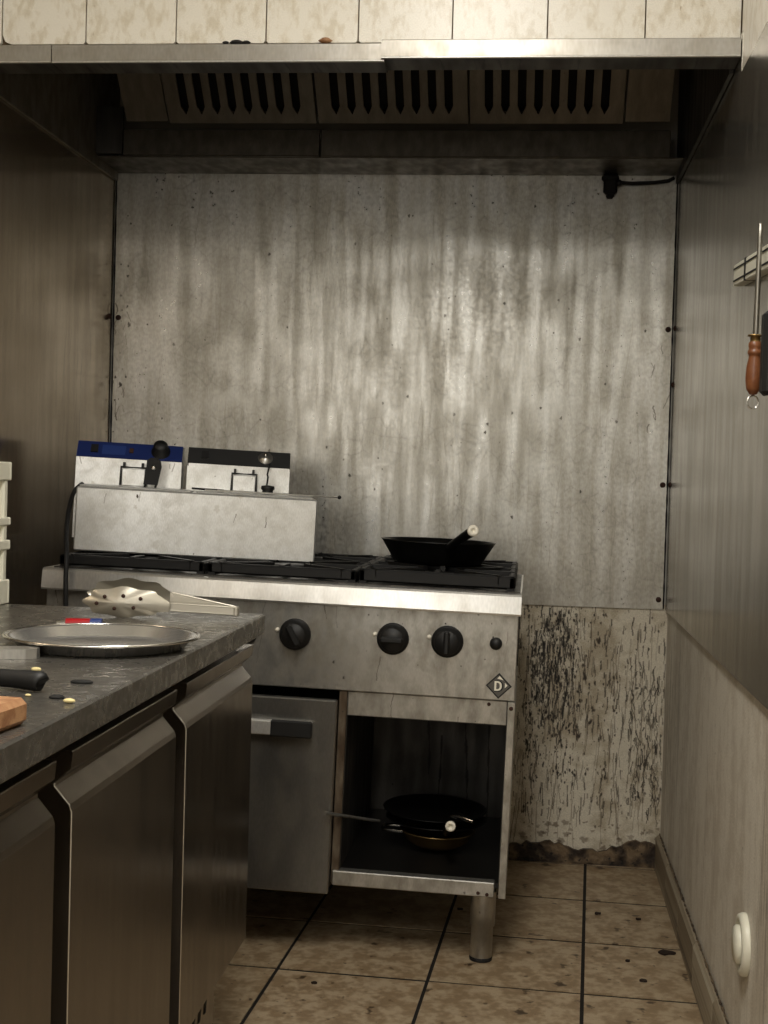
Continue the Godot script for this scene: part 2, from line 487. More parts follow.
func _ready() -> void:
	rng.seed = 7
	var cam := Camera3D.new()
	cam.name = "camera"
	cam.fov = 40.727
	cam.position = Vector3(0, 1.0924, 0)
	cam.rotation = Vector3(-0.0261, 0.1058, 0.028)
	cam.near = 0.05
	cam.far = 50.0
	add_child(cam)
	cam.current = true
	var env := Environment.new()
	env.background_mode = Environment.BG_COLOR
	env.background_color = Color(0.02, 0.02, 0.02)
	env.tonemap_mode = Environment.TONE_MAPPER_LINEAR
	env.tonemap_exposure = 1.05
	env.sdfgi_enabled = true
	env.ssao_enabled = true
	env.ssil_enabled = true
	var we := WorldEnvironment.new()
	we.name = "environment"
	we.environment = env
	add_child(we)
	materials()
	ceiling_lamp(Vector3(-0.2, CEIL, -1.3), Vector2(0.3, 1.2), 3.0, "long white ceiling light in front of the hood")
	ceiling_lamp(Vector3(-0.35, CEIL, 1.0), Vector2(0.3, 1.2), 2.4, "long white ceiling light at the far end from the hood")
	window_light()
	shell()
	hood()
	gas_range()
	counter()
	fryer()
	cookware()
	worktop_things()
	wall_things()
	scraps()

# the frosted window at the other end of the galley, mirrored as the broad sheen on the end wall
func window_light() -> void:
	var o := thing("window_1", Vector3(-0.78, 1.5, FRONT), "frosted daylight window at the far end of the galley", "window", "", "structure")
	part(o, "pane", bx(Vector3(-0.35, -0.5, -0.03), Vector3(0.35, 0.5, -0.02)), M.window_glow)
	for q in [[-0.40, -0.35, -0.55, 0.55], [0.35, 0.40, -0.55, 0.55], [-0.35, 0.35, -0.55, -0.5], [-0.35, 0.35, 0.5, 0.55]]:
		part(o, "frame", bx(Vector3(q[0], q[2], -0.05), Vector3(q[1], q[3], -0.001), 0.004), M.paint)
	var l := AreaLight3D.new()
	l.name = "daylight"
	l.area_size = Vector2(0.7, 1.0)
	l.light_energy = 1.15
	l.light_color = Color(1.0, 0.985, 0.955)
	l.area_range = 14.0
	l.shadow_enabled = true
	l.position = Vector3(0, 0, -0.035)
	o.add_child(l)

# ------------------------------------------------------------------ room
func sheet_x(o: Node, called: String, x: float, y0: float, y1: float, z0: float, z1: float, s: float, m: Material, rep := 1.0) -> void:
	# thin upright sheet whose face looks along s on x; z0 is the far end
	var st := mb()
	st.set_smooth_group(-1)
	var t := 0.004
	if s < 0: quad(st, Vector3(x, y1, z0), Vector3(x, y1, z1), Vector3(x, y0, z1), Vector3(x, y0, z0), Rect2(0, 0, rep, 1))
	else: quad(st, Vector3(x, y1, z1), Vector3(x, y1, z0), Vector3(x, y0, z0), Vector3(x, y0, z1), Rect2(0, 0, rep, 1))
	var b := x - s * t
	var ed := [[Vector3(x, y1, z0), Vector3(x, y1, z1), Vector3.UP], [Vector3(x, y0, z0), Vector3(x, y0, z1), Vector3.DOWN], [Vector3(x, y0, z0), Vector3(x, y1, z0), Vector3.FORWARD], [Vector3(x, y0, z1), Vector3(x, y1, z1), Vector3.BACK]]
	for e in ed: poly(st, [e[0], e[1], Vector3(b, e[1].y, e[1].z), Vector3(b, e[0].y, e[0].z)], e[2])
	poly(st, [Vector3(b, y0, z0), Vector3(b, y1, z0), Vector3(b, y1, z1), Vector3(b, y0, z1)], Vector3(-s, 0, 0))
	part(o, called, st, m)

func screw(o: Node, at: Vector3, axis: Vector3, r := 0.008) -> void:
	var st := mb()
	var b := Basis(Quaternion(Vector3.UP, axis))
	lathe(st, [Vector2(r, 0), Vector2(r, 0.0025), Vector2(r * 0.6, 0.005), Vector2(0, 0.006)], 10, at, b)
	part(o, "screw", st, M.rust)

func shell() -> void:
	# floor: slab of dark grout, tiles laid slightly askew
	var fl := thing("floor", Vector3.ZERO, "dirty beige ceramic tile floor with dark joints", "floor", "", "structure")
	part(fl, "grout_bed", bx(Vector3(LEFT - 0.1, -0.12, BACK - 0.1), Vector3(RIGHT + 0.12, -0.0022, FRONT + 0.1)), M.grout)
	var room := PackedVector2Array([Vector2(LEFT, BACK - 0.006), Vector2(RIGHT + 0.008, BACK - 0.006), Vector2(RIGHT + 0.008, FRONT), Vector2(LEFT, FRONT)])
	var gr := -0.0448
	var g := 0.333
	for ia in range(-6, 3):
		for ib in range(-3, 20):
			var sq := PackedVector2Array()
			for c in [Vector2(0, 0), Vector2(1, 0), Vector2(1, 1), Vector2(0, 1)]:
				var a: float = ia + lerpf(0.012, 0.988, c.x)
				var b: float = ib + lerpf(0.018, 0.982, c.y)
				sq.append(Vector2(0.1709 + (a * cos(gr) + b * sin(gr)) * g, -3.6139 + (b * cos(gr) - a * sin(gr)) * g))
			var cutp := Geometry2D.intersect_polygons(sq, room)
			if cutp.is_empty(): continue
			var st := mb()
			extrude(st, cutp[0], Vector3(0, -0.008, 0), Vector3.RIGHT, Vector3.BACK, Vector3(0, 0.008 + rng.randf_range(-0.0006, 0.0006), 0), 1.4, Vector2(rng.randf(), rng.randf()))
			part(fl, "tile", st, M.floor_tile)
	# end wall: plaster below, steel sheet above
	var wb := thing("wall_back", Vector3.ZERO, "stained end wall with a steel sheet above grimy plaster", "wall", "", "structure")
	var st := mb()
	box(st, Vector3(LEFT - 0.1, -0.12, BACK - 0.12), Vector3(RIGHT + 0.1, CEIL, BACK - 0.008))
	part(wb, "masonry", st, M.paint)
	st = mb()
	st.set_smooth_group(-1)
	quad(st, Vector3(LEFT, 0.75, BACK - 0.006), Vector3(RIGHT + 0.008, 0.75, BACK - 0.006), Vector3(RIGHT + 0.008, 0, BACK - 0.006), Vector3(LEFT, 0, BACK - 0.006))
	part(wb, "plaster", st, M.back_plaster)
	st = mb()
	st.set_smooth_group(-1)
	var xl := LEFT + 0.006
	var xr := RIGHT - 0.007
	quad(st, Vector3(xl, 1.99, BACK), Vector3(xr, 1.99, BACK), Vector3(xr, 0.736, BACK), Vector3(xl, 0.736, BACK))
	poly(st, [Vector3(xl, 0.736, BACK), Vector3(xr, 0.736, BACK), Vector3(xr, 0.736, BACK - 0.005), Vector3(xl, 0.736, BACK - 0.005)], Vector3.DOWN)
	poly(st, [Vector3(xl, 0.736, BACK), Vector3(xl, 1.99, BACK), Vector3(xl, 1.99, BACK - 0.005), Vector3(xl, 0.736, BACK - 0.005)], Vector3.LEFT)
	poly(st, [Vector3(xr, 0.736, BACK), Vector3(xr, 1.99, BACK), Vector3(xr, 1.99, BACK - 0.005), Vector3(xr, 0.736, BACK - 0.005)], Vector3.RIGHT)
	var sheet := part(wb, "steel_sheet", st, M.back_sheet)
	for p in [Vector2(0.370, 1.527), Vector2(0.369, 1.089), Vector2(0.368, 0.764), Vector2(-1.222, 1.536), Vector2(-1.224, 1.10)]:
		screw(sheet, Vector3(p.x, p.y, BACK), Vector3.BACK)
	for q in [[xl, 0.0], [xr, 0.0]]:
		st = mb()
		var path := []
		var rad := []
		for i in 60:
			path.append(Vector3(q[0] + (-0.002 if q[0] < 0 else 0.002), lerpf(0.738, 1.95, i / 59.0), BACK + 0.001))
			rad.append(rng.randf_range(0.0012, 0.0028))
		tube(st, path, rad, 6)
		part(wb, "corner_gap_shade", st, M.soot_and_shade)  # near-black bead stands in for the shade in the corner gap
	# right wall
	var wr := thing("wall_right", Vector3.ZERO, "right wall with a grey steel sheet between bare plaster and cream tiles", "wall", "", "structure")
	part(wr, "masonry", bx(Vector3(RIGHT + 0.009, -0.12, BACK - 0.12), Vector3(RIGHT + 0.13, CEIL, FRONT + 0.1)), M.paint)
	sheet_x(wr, "plaster", RIGHT + 0.008, 0.0, 0.75, BACK, FRONT, -1, M.side_plaster, 4.0)
	sheet_x(wr, "steel_sheet", RIGHT, 0.7355, 1.99, BACK + 0.004, -2.80, -1, M.right_sheet, 0.7)
	sheet_x(wr, "steel_sheet", RIGHT, 0.7355, 1.908, -2.7998, -1.35, -1, M.right_sheet, 0.9)
	sheet_x(wr, "steel_sheet", RIGHT, 0.7355, 1.908, -1.346, 1.2, -1, M.right_sheet, 1.6)
	for p in [Vector2(1.527, -3.93), Vector2(1.09, -3.93), Vector2(1.37, -3.935)]: screw(wr, Vector3(RIGHT, p.x, p.y), Vector3.LEFT)
	side_tiles(wr, RIGHT + 0.003, -1.0, 1.911, -2.815)
	# left wall
	var wl := thing("wall_left", Vector3.ZERO, "left wall clad in dark brown greasy steel", "wall", "", "structure")
	part(wl, "masonry", bx(Vector3(LEFT - 0.13, -0.12, BACK - 0.12), Vector3(LEFT - 0.009, CEIL, FRONT + 0.1)), M.paint)
	sheet_x(wl, "plaster", LEFT - 0.008, 0.0, 0.6, BACK, FRONT, 1, M.side_plaster, 4.0)
	sheet_x(wl, "steel_sheet", LEFT, 0.6, 1.99, BACK + 0.004, -2.0, 1, M.left_sheet, 1.3)
	sheet_x(wl, "steel_sheet", LEFT, 0.6, 1.908, -1.996, 1.2, 1, M.left_sheet, 2.0)
	screw(wl, Vector3(LEFT, 1.536, -3.93), Vector3.RIGHT)
	side_tiles(wl, LEFT - 0.003, 1.0, 1.911, -2.815)
	# ceiling and the wall behind the camera
	single("ceiling", bx(Vector3(LEFT - 0.1, CEIL, BACK - 0.1), Vector3(RIGHT + 0.12, CEIL + 0.1, FRONT + 0.1)), M.paint, Vector3.ZERO, "plain off-white painted kitchen ceiling", "ceiling", "", "structure")
	single("wall_front", bx(Vector3(LEFT - 0.1, -0.1, FRONT), Vector3(RIGHT + 0.12, CEIL, FRONT + 0.1)), M.paint, Vector3.ZERO, "plain off-white wall at the far end from the hood", "wall", "", "structure")
	# tiled soffit above the hood
	var ws := thing("wall_soffit", Vector3.ZERO, "cream tiled wall hanging above the extractor hood", "wall", "", "structure")
	part(ws, "masonry", bx(Vector3(LEFT - 0.005, 1.98, -2.95), Vector3(RIGHT + 0.005, CEIL, -2.836)), M.tile_grout)
	var xs := [LEFT, -1.138, -0.956, -0.763, -0.573, -0.381, -0.188, 0.004, 0.199, RIGHT + 0.001]
	for r in 3:
		for i in xs.size() - 1:
			var y0 := 1.979 + r * 0.2
			var y1 := minf(y0 + 0.198, CEIL)
			var x0: float = xs[i] + 0.0015
			var x1: float = xs[i + 1] - 0.0015
			st = mb()
			var c := 0.004
			var w := x1 - x0
			var h := y1 - y0
			var out := PackedVector2Array([Vector2(0, c), Vector2(c, 0), Vector2(w - c, 0), Vector2(w, c), Vector2(w, h - c), Vector2(w - c, h), Vector2(c, h), Vector2(0, h - c)])
			if i == 1 and r == 0: out = PackedVector2Array([Vector2(0, 0.02), Vector2(0.006, 0.006), Vector2(0.02, 0), Vector2(w - c, 0), Vector2(w, c), Vector2(w, h - c), Vector2(w - c, h), Vector2(c, h), Vector2(0, h - c)])
			extrude(st, out, Vector3(x0, y0, -2.836), Vector3.RIGHT, Vector3.UP, Vector3(0, 0, 0.008), 2.2, Vector2(rng.randf(), rng.randf()))
			part(ws, "tile", st, M.wall_tile)
	# skirting
	var br := thing("baseboard_right", Vector3.ZERO, "grimy beige tile skirting along the right wall", "baseboard", "", "structure")
	var z := BACK + 0.015
	var lens := [0.30, 0.31, 0.30, 0.33, 0.33, 0.33, 0.33, 0.33, 0.33, 0.33, 0.33, 0.33, 0.33, 0.33, 0.33, 0.33, 0.33, 0.33]
	for i in lens.size():
		var e: float = minf(z + lens[i], FRONT)
		st = mb()
		var pr := PackedVector2Array([Vector2(0, 0), Vector2(0, 0.088), Vector2(-0.006, 0.098), Vector2(-0.014, 0.098), Vector2(-0.014, 0)])
		extrude(st, pr, Vector3(RIGHT - 0.007, 0.0, z + 0.002), Vector3(-1, 0, 0), Vector3.UP, Vector3(0, 0, e - z - 0.004), 2.5, Vector2(rng.randf(), rng.randf()))
		part(br, "tile", st, M.skirting_tile)
		z = e
	# crust of old grease along the top of the skirting and in the corner
	st = mb()
	lump_strip(st, Vector3(RIGHT + 0.004, 0.10, BACK + 0.02), Vector3(RIGHT + 0.004, 0.10, -2.55), 0.0032, 170)
	part(br, "grease_crust", st, M.crust)
	var bb := thing("baseboard_back", Vector3.ZERO, "blackened crumbling skirting along the end wall", "baseboard", "", "structure")
	st = mb()
	var top := PackedVector2Array([Vector2(LEFT, 0)])
	var n := 120
	for i in n + 1:
		var x := lerpf(LEFT, RIGHT - 0.006, float(i) / n)
		var up := 0.048 + 0.010 * sin(x * 23.0) + rng.randf_range(-0.006, 0.006) + (0.016 * smoothstep(0.2, 0.38, x))
		top.append(Vector2(x, up))
	top.append(Vector2(RIGHT - 0.006, 0))
	extrude(st, top, Vector3(0, 0.0005, BACK - 0.004), Vector3.RIGHT, Vector3.UP, Vector3(0, 0, 0.012))
	part(bb, "strip", st, M.crust)

func lump_strip(st: SurfaceTool, a: Vector3, b: Vector3, r: float, n: int) -> void:
	var path := []
	var rad := []
	for i in n + 1:
		var t := float(i) / n
		path.append(a.lerp(b, t) + Vector3(0, rng.randf_range(-0.4, 0.4) * r, 0))
		rad.append(r * rng.randf_range(0.25, 1.0) * (1.0 if rng.randf() > 0.12 else 0.2))
	tube(st, path, rad, 6)

func side_tiles(o: Node, x: float, s: float, y0: float, z0: float) -> void:
	var w := 0.198
	for r in 4:
		var ya := y0 + r * 0.2
		var yb := minf(ya + 0.198, CEIL)
		if yb - ya < 0.02: continue
		for i in 20:
			var za := z0 + i * 0.2
			if za > 1.1: break
			var st := mb()
			var c := 0.003
			var h := yb - ya
			var q := PackedVector2Array([Vector2(0, c), Vector2(c, 0), Vector2(w - c, 0), Vector2(w, c), Vector2(w, h - c), Vector2(w - c, h), Vector2(c, h), Vector2(0, h - c)])
			extrude(st, q, Vector3(x - s * 0.006, ya, za), Vector3(0, 0, 1), Vector3.UP, Vector3(s * 0.008, 0, 0), 2.2, Vector2(rng.randf(), rng.randf()))
			part(o, "tile", st, M.wall_tile)

# ------------------------------------------------------------------ hood
func hood() -> void:
	var o := thing("extractor_hood", Vector3(0, 1.935, -2.81), "wide greasy steel extractor hood with slotted baffle filters", "extractor hood")
	var L := LEFT + 0.001
	var R := RIGHT - 0.002
	# front trims (local: y up from the lower edge, z back from the front)
	var z0 := 0.0
	var segs := [[L, -1.024, 0.0, 0.0], [-1.022, -0.324, 0.0, 0.0], [-0.33, R, 0.005, 0.006]]
	for s in segs:
		var st := mb()
		var y: float = s[2]
		var f: float = z0 + s[3]
		var pr := PackedVector2Array([Vector2(f - 0.003, y), Vector2(f, y + 0.003), Vector2(f, y + 0.036), Vector2(f - 0.003, y + 0.038), Vector2(f - 0.024, y + 0.038), Vector2(f - 0.024, y + 0.036), Vector2(f - 0.003, y + 0.034), Vector2(f - 0.003, y + 0.003), Vector2(f - 0.008, y + 0.003), Vector2(f - 0.008, y)])
		extrude(st, pr, Vector3(s[0], 0, 0), Vector3.BACK, Vector3.UP, Vector3(s[1] - s[0], 0, 0))
		part(o, "front_trim", st, M.trim_steel)
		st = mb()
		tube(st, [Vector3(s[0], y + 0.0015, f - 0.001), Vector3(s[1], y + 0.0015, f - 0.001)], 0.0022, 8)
		part(o, "rolled_edge", st, M.bright_steel)  # brighter than the trim: the edge highlight is put into its colour
		part(o, "trim_flange", bx(Vector3(s[0], y, -0.078), Vector3(s[1], y + 0.003, f - 0.0085)), M.sooty_steel)
	# canopy shell: front slope inside, roof, side panels
	var st := mb()
	box(st, Vector3(L, 0.04, -0.084), Vector3(R, 0.40, -0.080))
	part(o, "inner_front", st, M.hood_steel)
	part(o, "roof_plate", bx(Vector3(L, 0.40, -1.148), Vector3(R, 0.41, -0.07)), M.hood_steel)
	part(o, "side_panel", bx(Vector3(L, 0.0, -1.148), Vector3(L + 0.008, 0.40, -0.09)), M.filter_steel)  # lighter steel than the right panel; the light on it is in the colour
	part(o, "side_panel", bx(Vector3(R - 0.008, 0.0, -1.148), Vector3(R, 0.40, -0.09)), M.sooty_steel)
	# grease gutter at the back
	st = mb()
	var gx0 := L + 0.085
	var gx1 := R - 0.045
	box(st, Vector3(gx0, 0.026, -0.945), Vector3(-0.603, 0.098, -0.938), 0.002)
	part(o, "gutter_face", st, M.hood_steel)
	part(o, "gutter_face", bx(Vector3(-0.600, 0.024, -0.944), Vector3(gx1, 0.097, -0.937), 0.002), M.hood_steel)
	st = mb()
	box(st, Vector3(L + 0.01, 0.022, -1.146), Vector3(R - 0.01, 0.026, -0.946))
	part(o, "gutter_floor", st, M.hood_steel)
	part(o, "end_filler", bx(Vector3(L + 0.009, 0.03, -0.95), Vector3(gx0 - 0.002, 0.16, -0.935)), M.sooty_steel)
	# filters lean forward at 45 degrees
	var up := Vector3(0, 0.7071, 0.7071)
	var nrm := Vector3(0, -0.7071, 0.7071)
	var base := Vector3(0, 0.112, -0.93)
	var xs := [[-1.02, -0.612], [-0.605, -0.200], [-0.193, 0.212]]
	for f in xs:
		var fl := Node3D.new()
		fl.name = "filter"
		o.add_child(fl, true)
		var w: float = f[1] - f[0]
		var ln := 0.40
		var fr := mb()
		var org := base + Vector3(f[0], 0, 0)
		for q in [[0.0, w, 0.0, 0.02], [0.0, w, ln - 0.03, ln], [0.0, 0.028, 0.02, ln - 0.03], [w - 0.028, w, 0.02, ln - 0.03]]:
			extrude(fr, PackedVector2Array([Vector2(q[0], q[2]), Vector2(q[1], q[2]), Vector2(q[1], q[3]), Vector2(q[0], q[3])]), org, Vector3.RIGHT, up, -nrm * 0.03)
		part(fl, "frame", fr, M.filter_steel)
		var k := 8
		var pitch := (w - 0.056) / k
		for i in k + 1:
			# bars between slots; their feet flare so that each slot ends in a point
			var b := mb()
			var cx := 0.028 + pitch * i
			var hw := pitch * 0.24
			var lo := maxf(cx - pitch * 0.5, 0.028)
			var hi := minf(cx + pitch * 0.5, w - 0.028)
			var a0 := maxf(cx - hw, 0.028)
			var a1 := minf(cx + hw, w - 0.028)
			var pts := PackedVector2Array([Vector2(lo, 0.02), Vector2(hi, 0.02), Vector2(hi, 0.026)])
			if hi > a1 + 0.001: pts.append(Vector2(a1, 0.050))
			pts.append(Vector2(a1, ln - 0.03))
			pts.append(Vector2(a0, ln - 0.03))
			if lo < a0 - 0.001: pts.append(Vector2(a0, 0.050))
			pts.append(Vector2(lo, 0.026))
			extrude(b, pts, org, Vector3.RIGHT, up, -nrm * 0.006)
			part(fl, "slat", b, M.filter_steel)
		# one flat near-black sheet closing the slots from behind
		part(fl, "slot_backing", quad_box(org - nrm * 0.034, w, ln, up, nrm, 0.004), M.soot_and_shade)
	for f in [[L + 0.095, -1.027], [0.219, R - 0.05]]:
		part(o, "blank_panel", quad_box(base + Vector3(f[0], 0, 0) - nrm * 0.01, f[1] - f[0], 0.40, up, nrm, 0.006), M.filter_steel)

func quad_box(org: Vector3, w: float, h: float, up: Vector3, nrm: Vector3, t: float) -> SurfaceTool:
	var st := mb()
	extrude(st, PackedVector2Array([Vector2(0, 0), Vector2(w, 0), Vector2(w, h), Vector2(0, h)]), org, Vector3.RIGHT, up, -nrm * t)
	return st

# ------------------------------------------------------------------ gas range
const RANGE_AT := Vector3(-0.016, 0.0, -3.05)
const RANGE_TILT := -0.02

func on_range(p: Vector3) -> Vector3:
	return RANGE_AT + Basis(Vector3.BACK, RANGE_TILT) * p

func knob(o: Node, x: float, y: float, turn: float) -> void:
	var k := Node3D.new()
	k.name = "knob"
	o.add_child(k, true)
	k.position = Vector3(x, y, -0.018)
	var b := Basis(Vector3.RIGHT, PI / 2)
	var st := mb()
	lathe(st, [Vector2(0.036, 0), Vector2(0.036, 0.006), Vector2(0.034, 0.009), Vector2(0.031, 0.010), Vector2(0.028, 0.026), Vector2(0.025, 0.030), Vector2(0, 0.0305)], 28, Vector3.ZERO, b)
	part(k, "dial", st, M.black_plastic)
	st = mb()
	box(st, Vector3(-0.007, -0.026, 0.028), Vector3(0.007, 0.026, 0.042), 0.004)
	var g := part(k, "grip", st, M.black_plastic)
	g.rotation.z = turn

func gas_range() -> void:
	var o := thing("gas_range", RANGE_AT, "wide steel gas range with black knobs and an open pan shelf", "range")
	o.rotation.z = RANGE_TILT
	var X0 := -1.107
	var X1 := -0.014
	var D := -0.64
	var rim := mb()
	extrude(rim, PackedVector2Array([Vector2(D, 0.791), Vector2(0.002, 0.791), Vector2(0.003, 0.795), Vector2(-0.0015, 0.833), Vector2(-0.005, 0.8375), Vector2(-0.012, 0.8395), Vector2(D, 0.8395)]), Vector3(X0, 0, 0), Vector3.BACK, Vector3.UP, Vector3(X1 - X0, 0, 0))
	part(o, "worktop", rim, M.bright_steel)
	part(o, "drip_tray", bx(Vector3(X0 + 0.02, 0.8397, D + 0.03), Vector3(X1 - 0.004, 0.8425, -0.022)), M.sooty_steel)
	part(o, "control_panel", bx(Vector3(X0 + 0.006, 0.599, -0.06), Vector3(X1 - 0.004, 0.7908, -0.018), 0.002), M.range_steel)
	for k in [[-0.962, 0.718, 0.0], [-0.640, 0.719, 0.0], [-0.518, 0.720, 0.5], [-0.296, 0.723, PI / 2], [-0.174, 0.724, 0.0]]:
		knob(o, k[0], k[1], k[2])
		var st := mb()
		lathe(st, [Vector2(0.005, 0), Vector2(0.005, 0.004), Vector2(0.003, 0.007), Vector2(0, 0.0075)], 12, Vector3(k[0] - 0.041, k[1] + 0.008, -0.018), Basis(Vector3.RIGHT, PI / 2))
		part(o, "indicator", st, M.badge_white)
	var st := mb()
	lathe(st, [Vector2(0.014, 0), Vector2(0.014, 0.006), Vector2(0.011, 0.012), Vector2(0, 0.014)], 18, Vector3(-0.066, 0.726, -0.018), Basis(Vector3.RIGHT, PI / 2))
	part(o, "igniter_button", st, M.black_plastic)
	# maker's badge: a white D in a black-edged diamond
	var bd := Node3D.new()
	bd.name = "badge"
	o.add_child(bd, true)
	bd.position = Vector3(-0.055, 0.632, -0.018)
	st = mb()
	extrude(st, PackedVector2Array([Vector2(-0.029, 0), Vector2(0, -0.029), Vector2(0.029, 0), Vector2(0, 0.029)]), Vector3.ZERO, Vector3.RIGHT, Vector3.UP, Vector3(0, 0, 0.0012))
	part(bd, "plate", st, M.black_plastic)
	st = mb()
	extrude(st, PackedVector2Array([Vector2(-0.0245, 0), Vector2(0, -0.0245), Vector2(0.0245, 0), Vector2(0, 0.0245)]), Vector3(0, 0, 0.0012), Vector3.RIGHT, Vector3.UP, Vector3(0, 0, 0.0006))
	part(bd, "face", st, M.grey_face)
	st = mb()
	for q in [[Vector2(-0.004, 0.0165), Vector2(0.010, 0.0135), Vector2(0.001, 0.0225)], [Vector2(0.0135, -0.004), Vector2(0.0135, 0.008), Vector2(0.0195, 0.002)]]:
		extrude(st, PackedVector2Array(q), Vector3(0, 0, 0.0018), Vector3.RIGHT, Vector3.UP, Vector3(0, 0, 0.0004))
	part(bd, "corner_mark", st, M.badge_white)
	for q in [[0.036, 0.0018, M.black_plastic, 0.0021, "letter_shadow"], [0.030, 0.0022, M.badge_white, 0.0, "letter"]]:
		var tm := TextMesh.new()
		var fnt := SystemFont.new()
		fnt.font_names = PackedStringArray(["Droid Sans"])
		fnt.font_weight = 700
		tm.font = fnt
		tm.text = "D"
		tm.font_size = 64
		tm.pixel_size = q[0] / 64.0
		tm.depth = 0.0008
		var t := MeshInstance3D.new()
		t.name = q[4]
		t.mesh = tm
		t.material_override = q[2]
		t.position = Vector3(-0.002 + q[3] * 0.8, -0.0005 - q[3] * 0.2, q[1])
		bd.add_child(t, true)
	# carcass
	part(o, "side_panel", bx(Vector3(-0.033, 0.16, D + 0.02), Vector3(-0.0165, 0.598, -0.004), 0.001), M.range_steel)
	part(o, "side_panel", bx(Vector3(X0 + 0.006, 0.16, D + 0.02), Vector3(X0 + 0.022, 0.598, -0.03), 0.001), M.range_steel)
	part(o, "divider", bx(Vector3(-0.412, 0.16, D + 0.02), Vector3(-0.394, 0.598, -0.024), 0.001), M.rusty_steel)
	part(o, "divider", bx(Vector3(-0.785, 0.16, D + 0.02), Vector3(-0.768, 0.598, -0.024), 0.001), M.rusty_steel)
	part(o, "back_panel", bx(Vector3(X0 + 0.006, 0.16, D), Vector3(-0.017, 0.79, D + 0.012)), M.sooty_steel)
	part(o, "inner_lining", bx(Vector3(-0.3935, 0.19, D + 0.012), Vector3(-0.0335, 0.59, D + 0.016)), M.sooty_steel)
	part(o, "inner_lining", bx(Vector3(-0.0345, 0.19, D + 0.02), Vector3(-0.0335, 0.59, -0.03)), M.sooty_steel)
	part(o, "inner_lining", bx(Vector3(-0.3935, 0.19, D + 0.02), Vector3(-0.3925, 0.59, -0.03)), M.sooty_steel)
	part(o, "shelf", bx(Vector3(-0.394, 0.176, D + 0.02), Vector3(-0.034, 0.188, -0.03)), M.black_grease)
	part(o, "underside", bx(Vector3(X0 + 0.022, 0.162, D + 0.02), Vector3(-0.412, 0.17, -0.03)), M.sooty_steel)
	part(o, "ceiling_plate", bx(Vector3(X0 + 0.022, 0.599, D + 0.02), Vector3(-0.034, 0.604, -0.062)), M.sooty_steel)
	part(o, "top_rail", bx(Vector3(-0.3935, 0.542, -0.045), Vector3(-0.0335, 0.598, -0.028), 0.002), M.range_steel)
	part(o, "bottom_rail", bx(Vector3(-0.408, 0.158, -0.045), Vector3(-0.042, 0.191, -0.014), 0.002), M.range_steel)
	st = mb()
	lathe(st, [Vector2(0.005, 0), Vector2(0.004, 0.003), Vector2(0, 0.004)], 10, Vector3(-0.025, 0.585, -0.0045), Basis(Vector3.RIGHT, PI / 2))
	part(o, "rivet", st, M.rust)
	for q in [Vector2(-0.078, 0.166), Vector2(-0.058, 0.164), Vector2(-0.075, 0.588)]:
		st = mb()
		lathe(st, [Vector2(0.0045, 0), Vector2(0.0035, 0.003), Vector2(0, 0.004)], 8, Vector3(q.x, q.y, -0.0145 if q.y < 0.3 else -0.0285), Basis(Vector3.RIGHT, PI / 2))
		part(o, "rivet", st, M.rust)
	# doors
	for d in [[-0.767, -0.4135], [-1.098, -0.786]]:
		var dr := part(o, "door", bx(Vector3(d[0], 0.141, -0.022), Vector3(d[1], 0.5785, 0.004), 0.003), M.door_steel)
		var h := mb()
		var hx: float = d[1] - 0.052
		box(h, Vector3(hx - 0.25, 0.496, 0.018), Vector3(hx, 0.528, 0.026), 0.002)
		box(h, Vector3(hx - 0.25, 0.521, 0.0042), Vector3(hx, 0.528, 0.020), 0.001)
		part(dr, "handle", h, M.fryer_steel)
		h = mb()
		box(h, Vector3(hx - 0.092, 0.4935, 0.0165), Vector3(hx + 0.002, 0.5305, 0.0285), 0.003)
		part(dr, "tape_wrap", h, M.rubber)
	# legs
	for q in [[-0.066, -0.07], [-0.066, D + 0.08], [-1.05, -0.07], [-1.05, D + 0.08]]:
		var by: float = 0.02 * q[0]
		st = mb()
		lathe(st, [Vector2(0.0, by), Vector2(0.022, by), Vector2(0.025, by + 0.004), Vector2(0.025, 0.078), Vector2(0.0285, 0.0785), Vector2(0.0285, 0.158)], 24, Vector3(q[0], 0, q[1]))
		var lg := part(o, "leg", st, M.range_steel)
		st = mb()
		lathe(st, [Vector2(0.0256, by + 0.0005), Vector2(0.0262, by + 0.006), Vector2(0.0252, by + 0.009)], 24, Vector3(q[0], 0, q[1]))
		part(lg, "foot_ring", st, M.rubber)
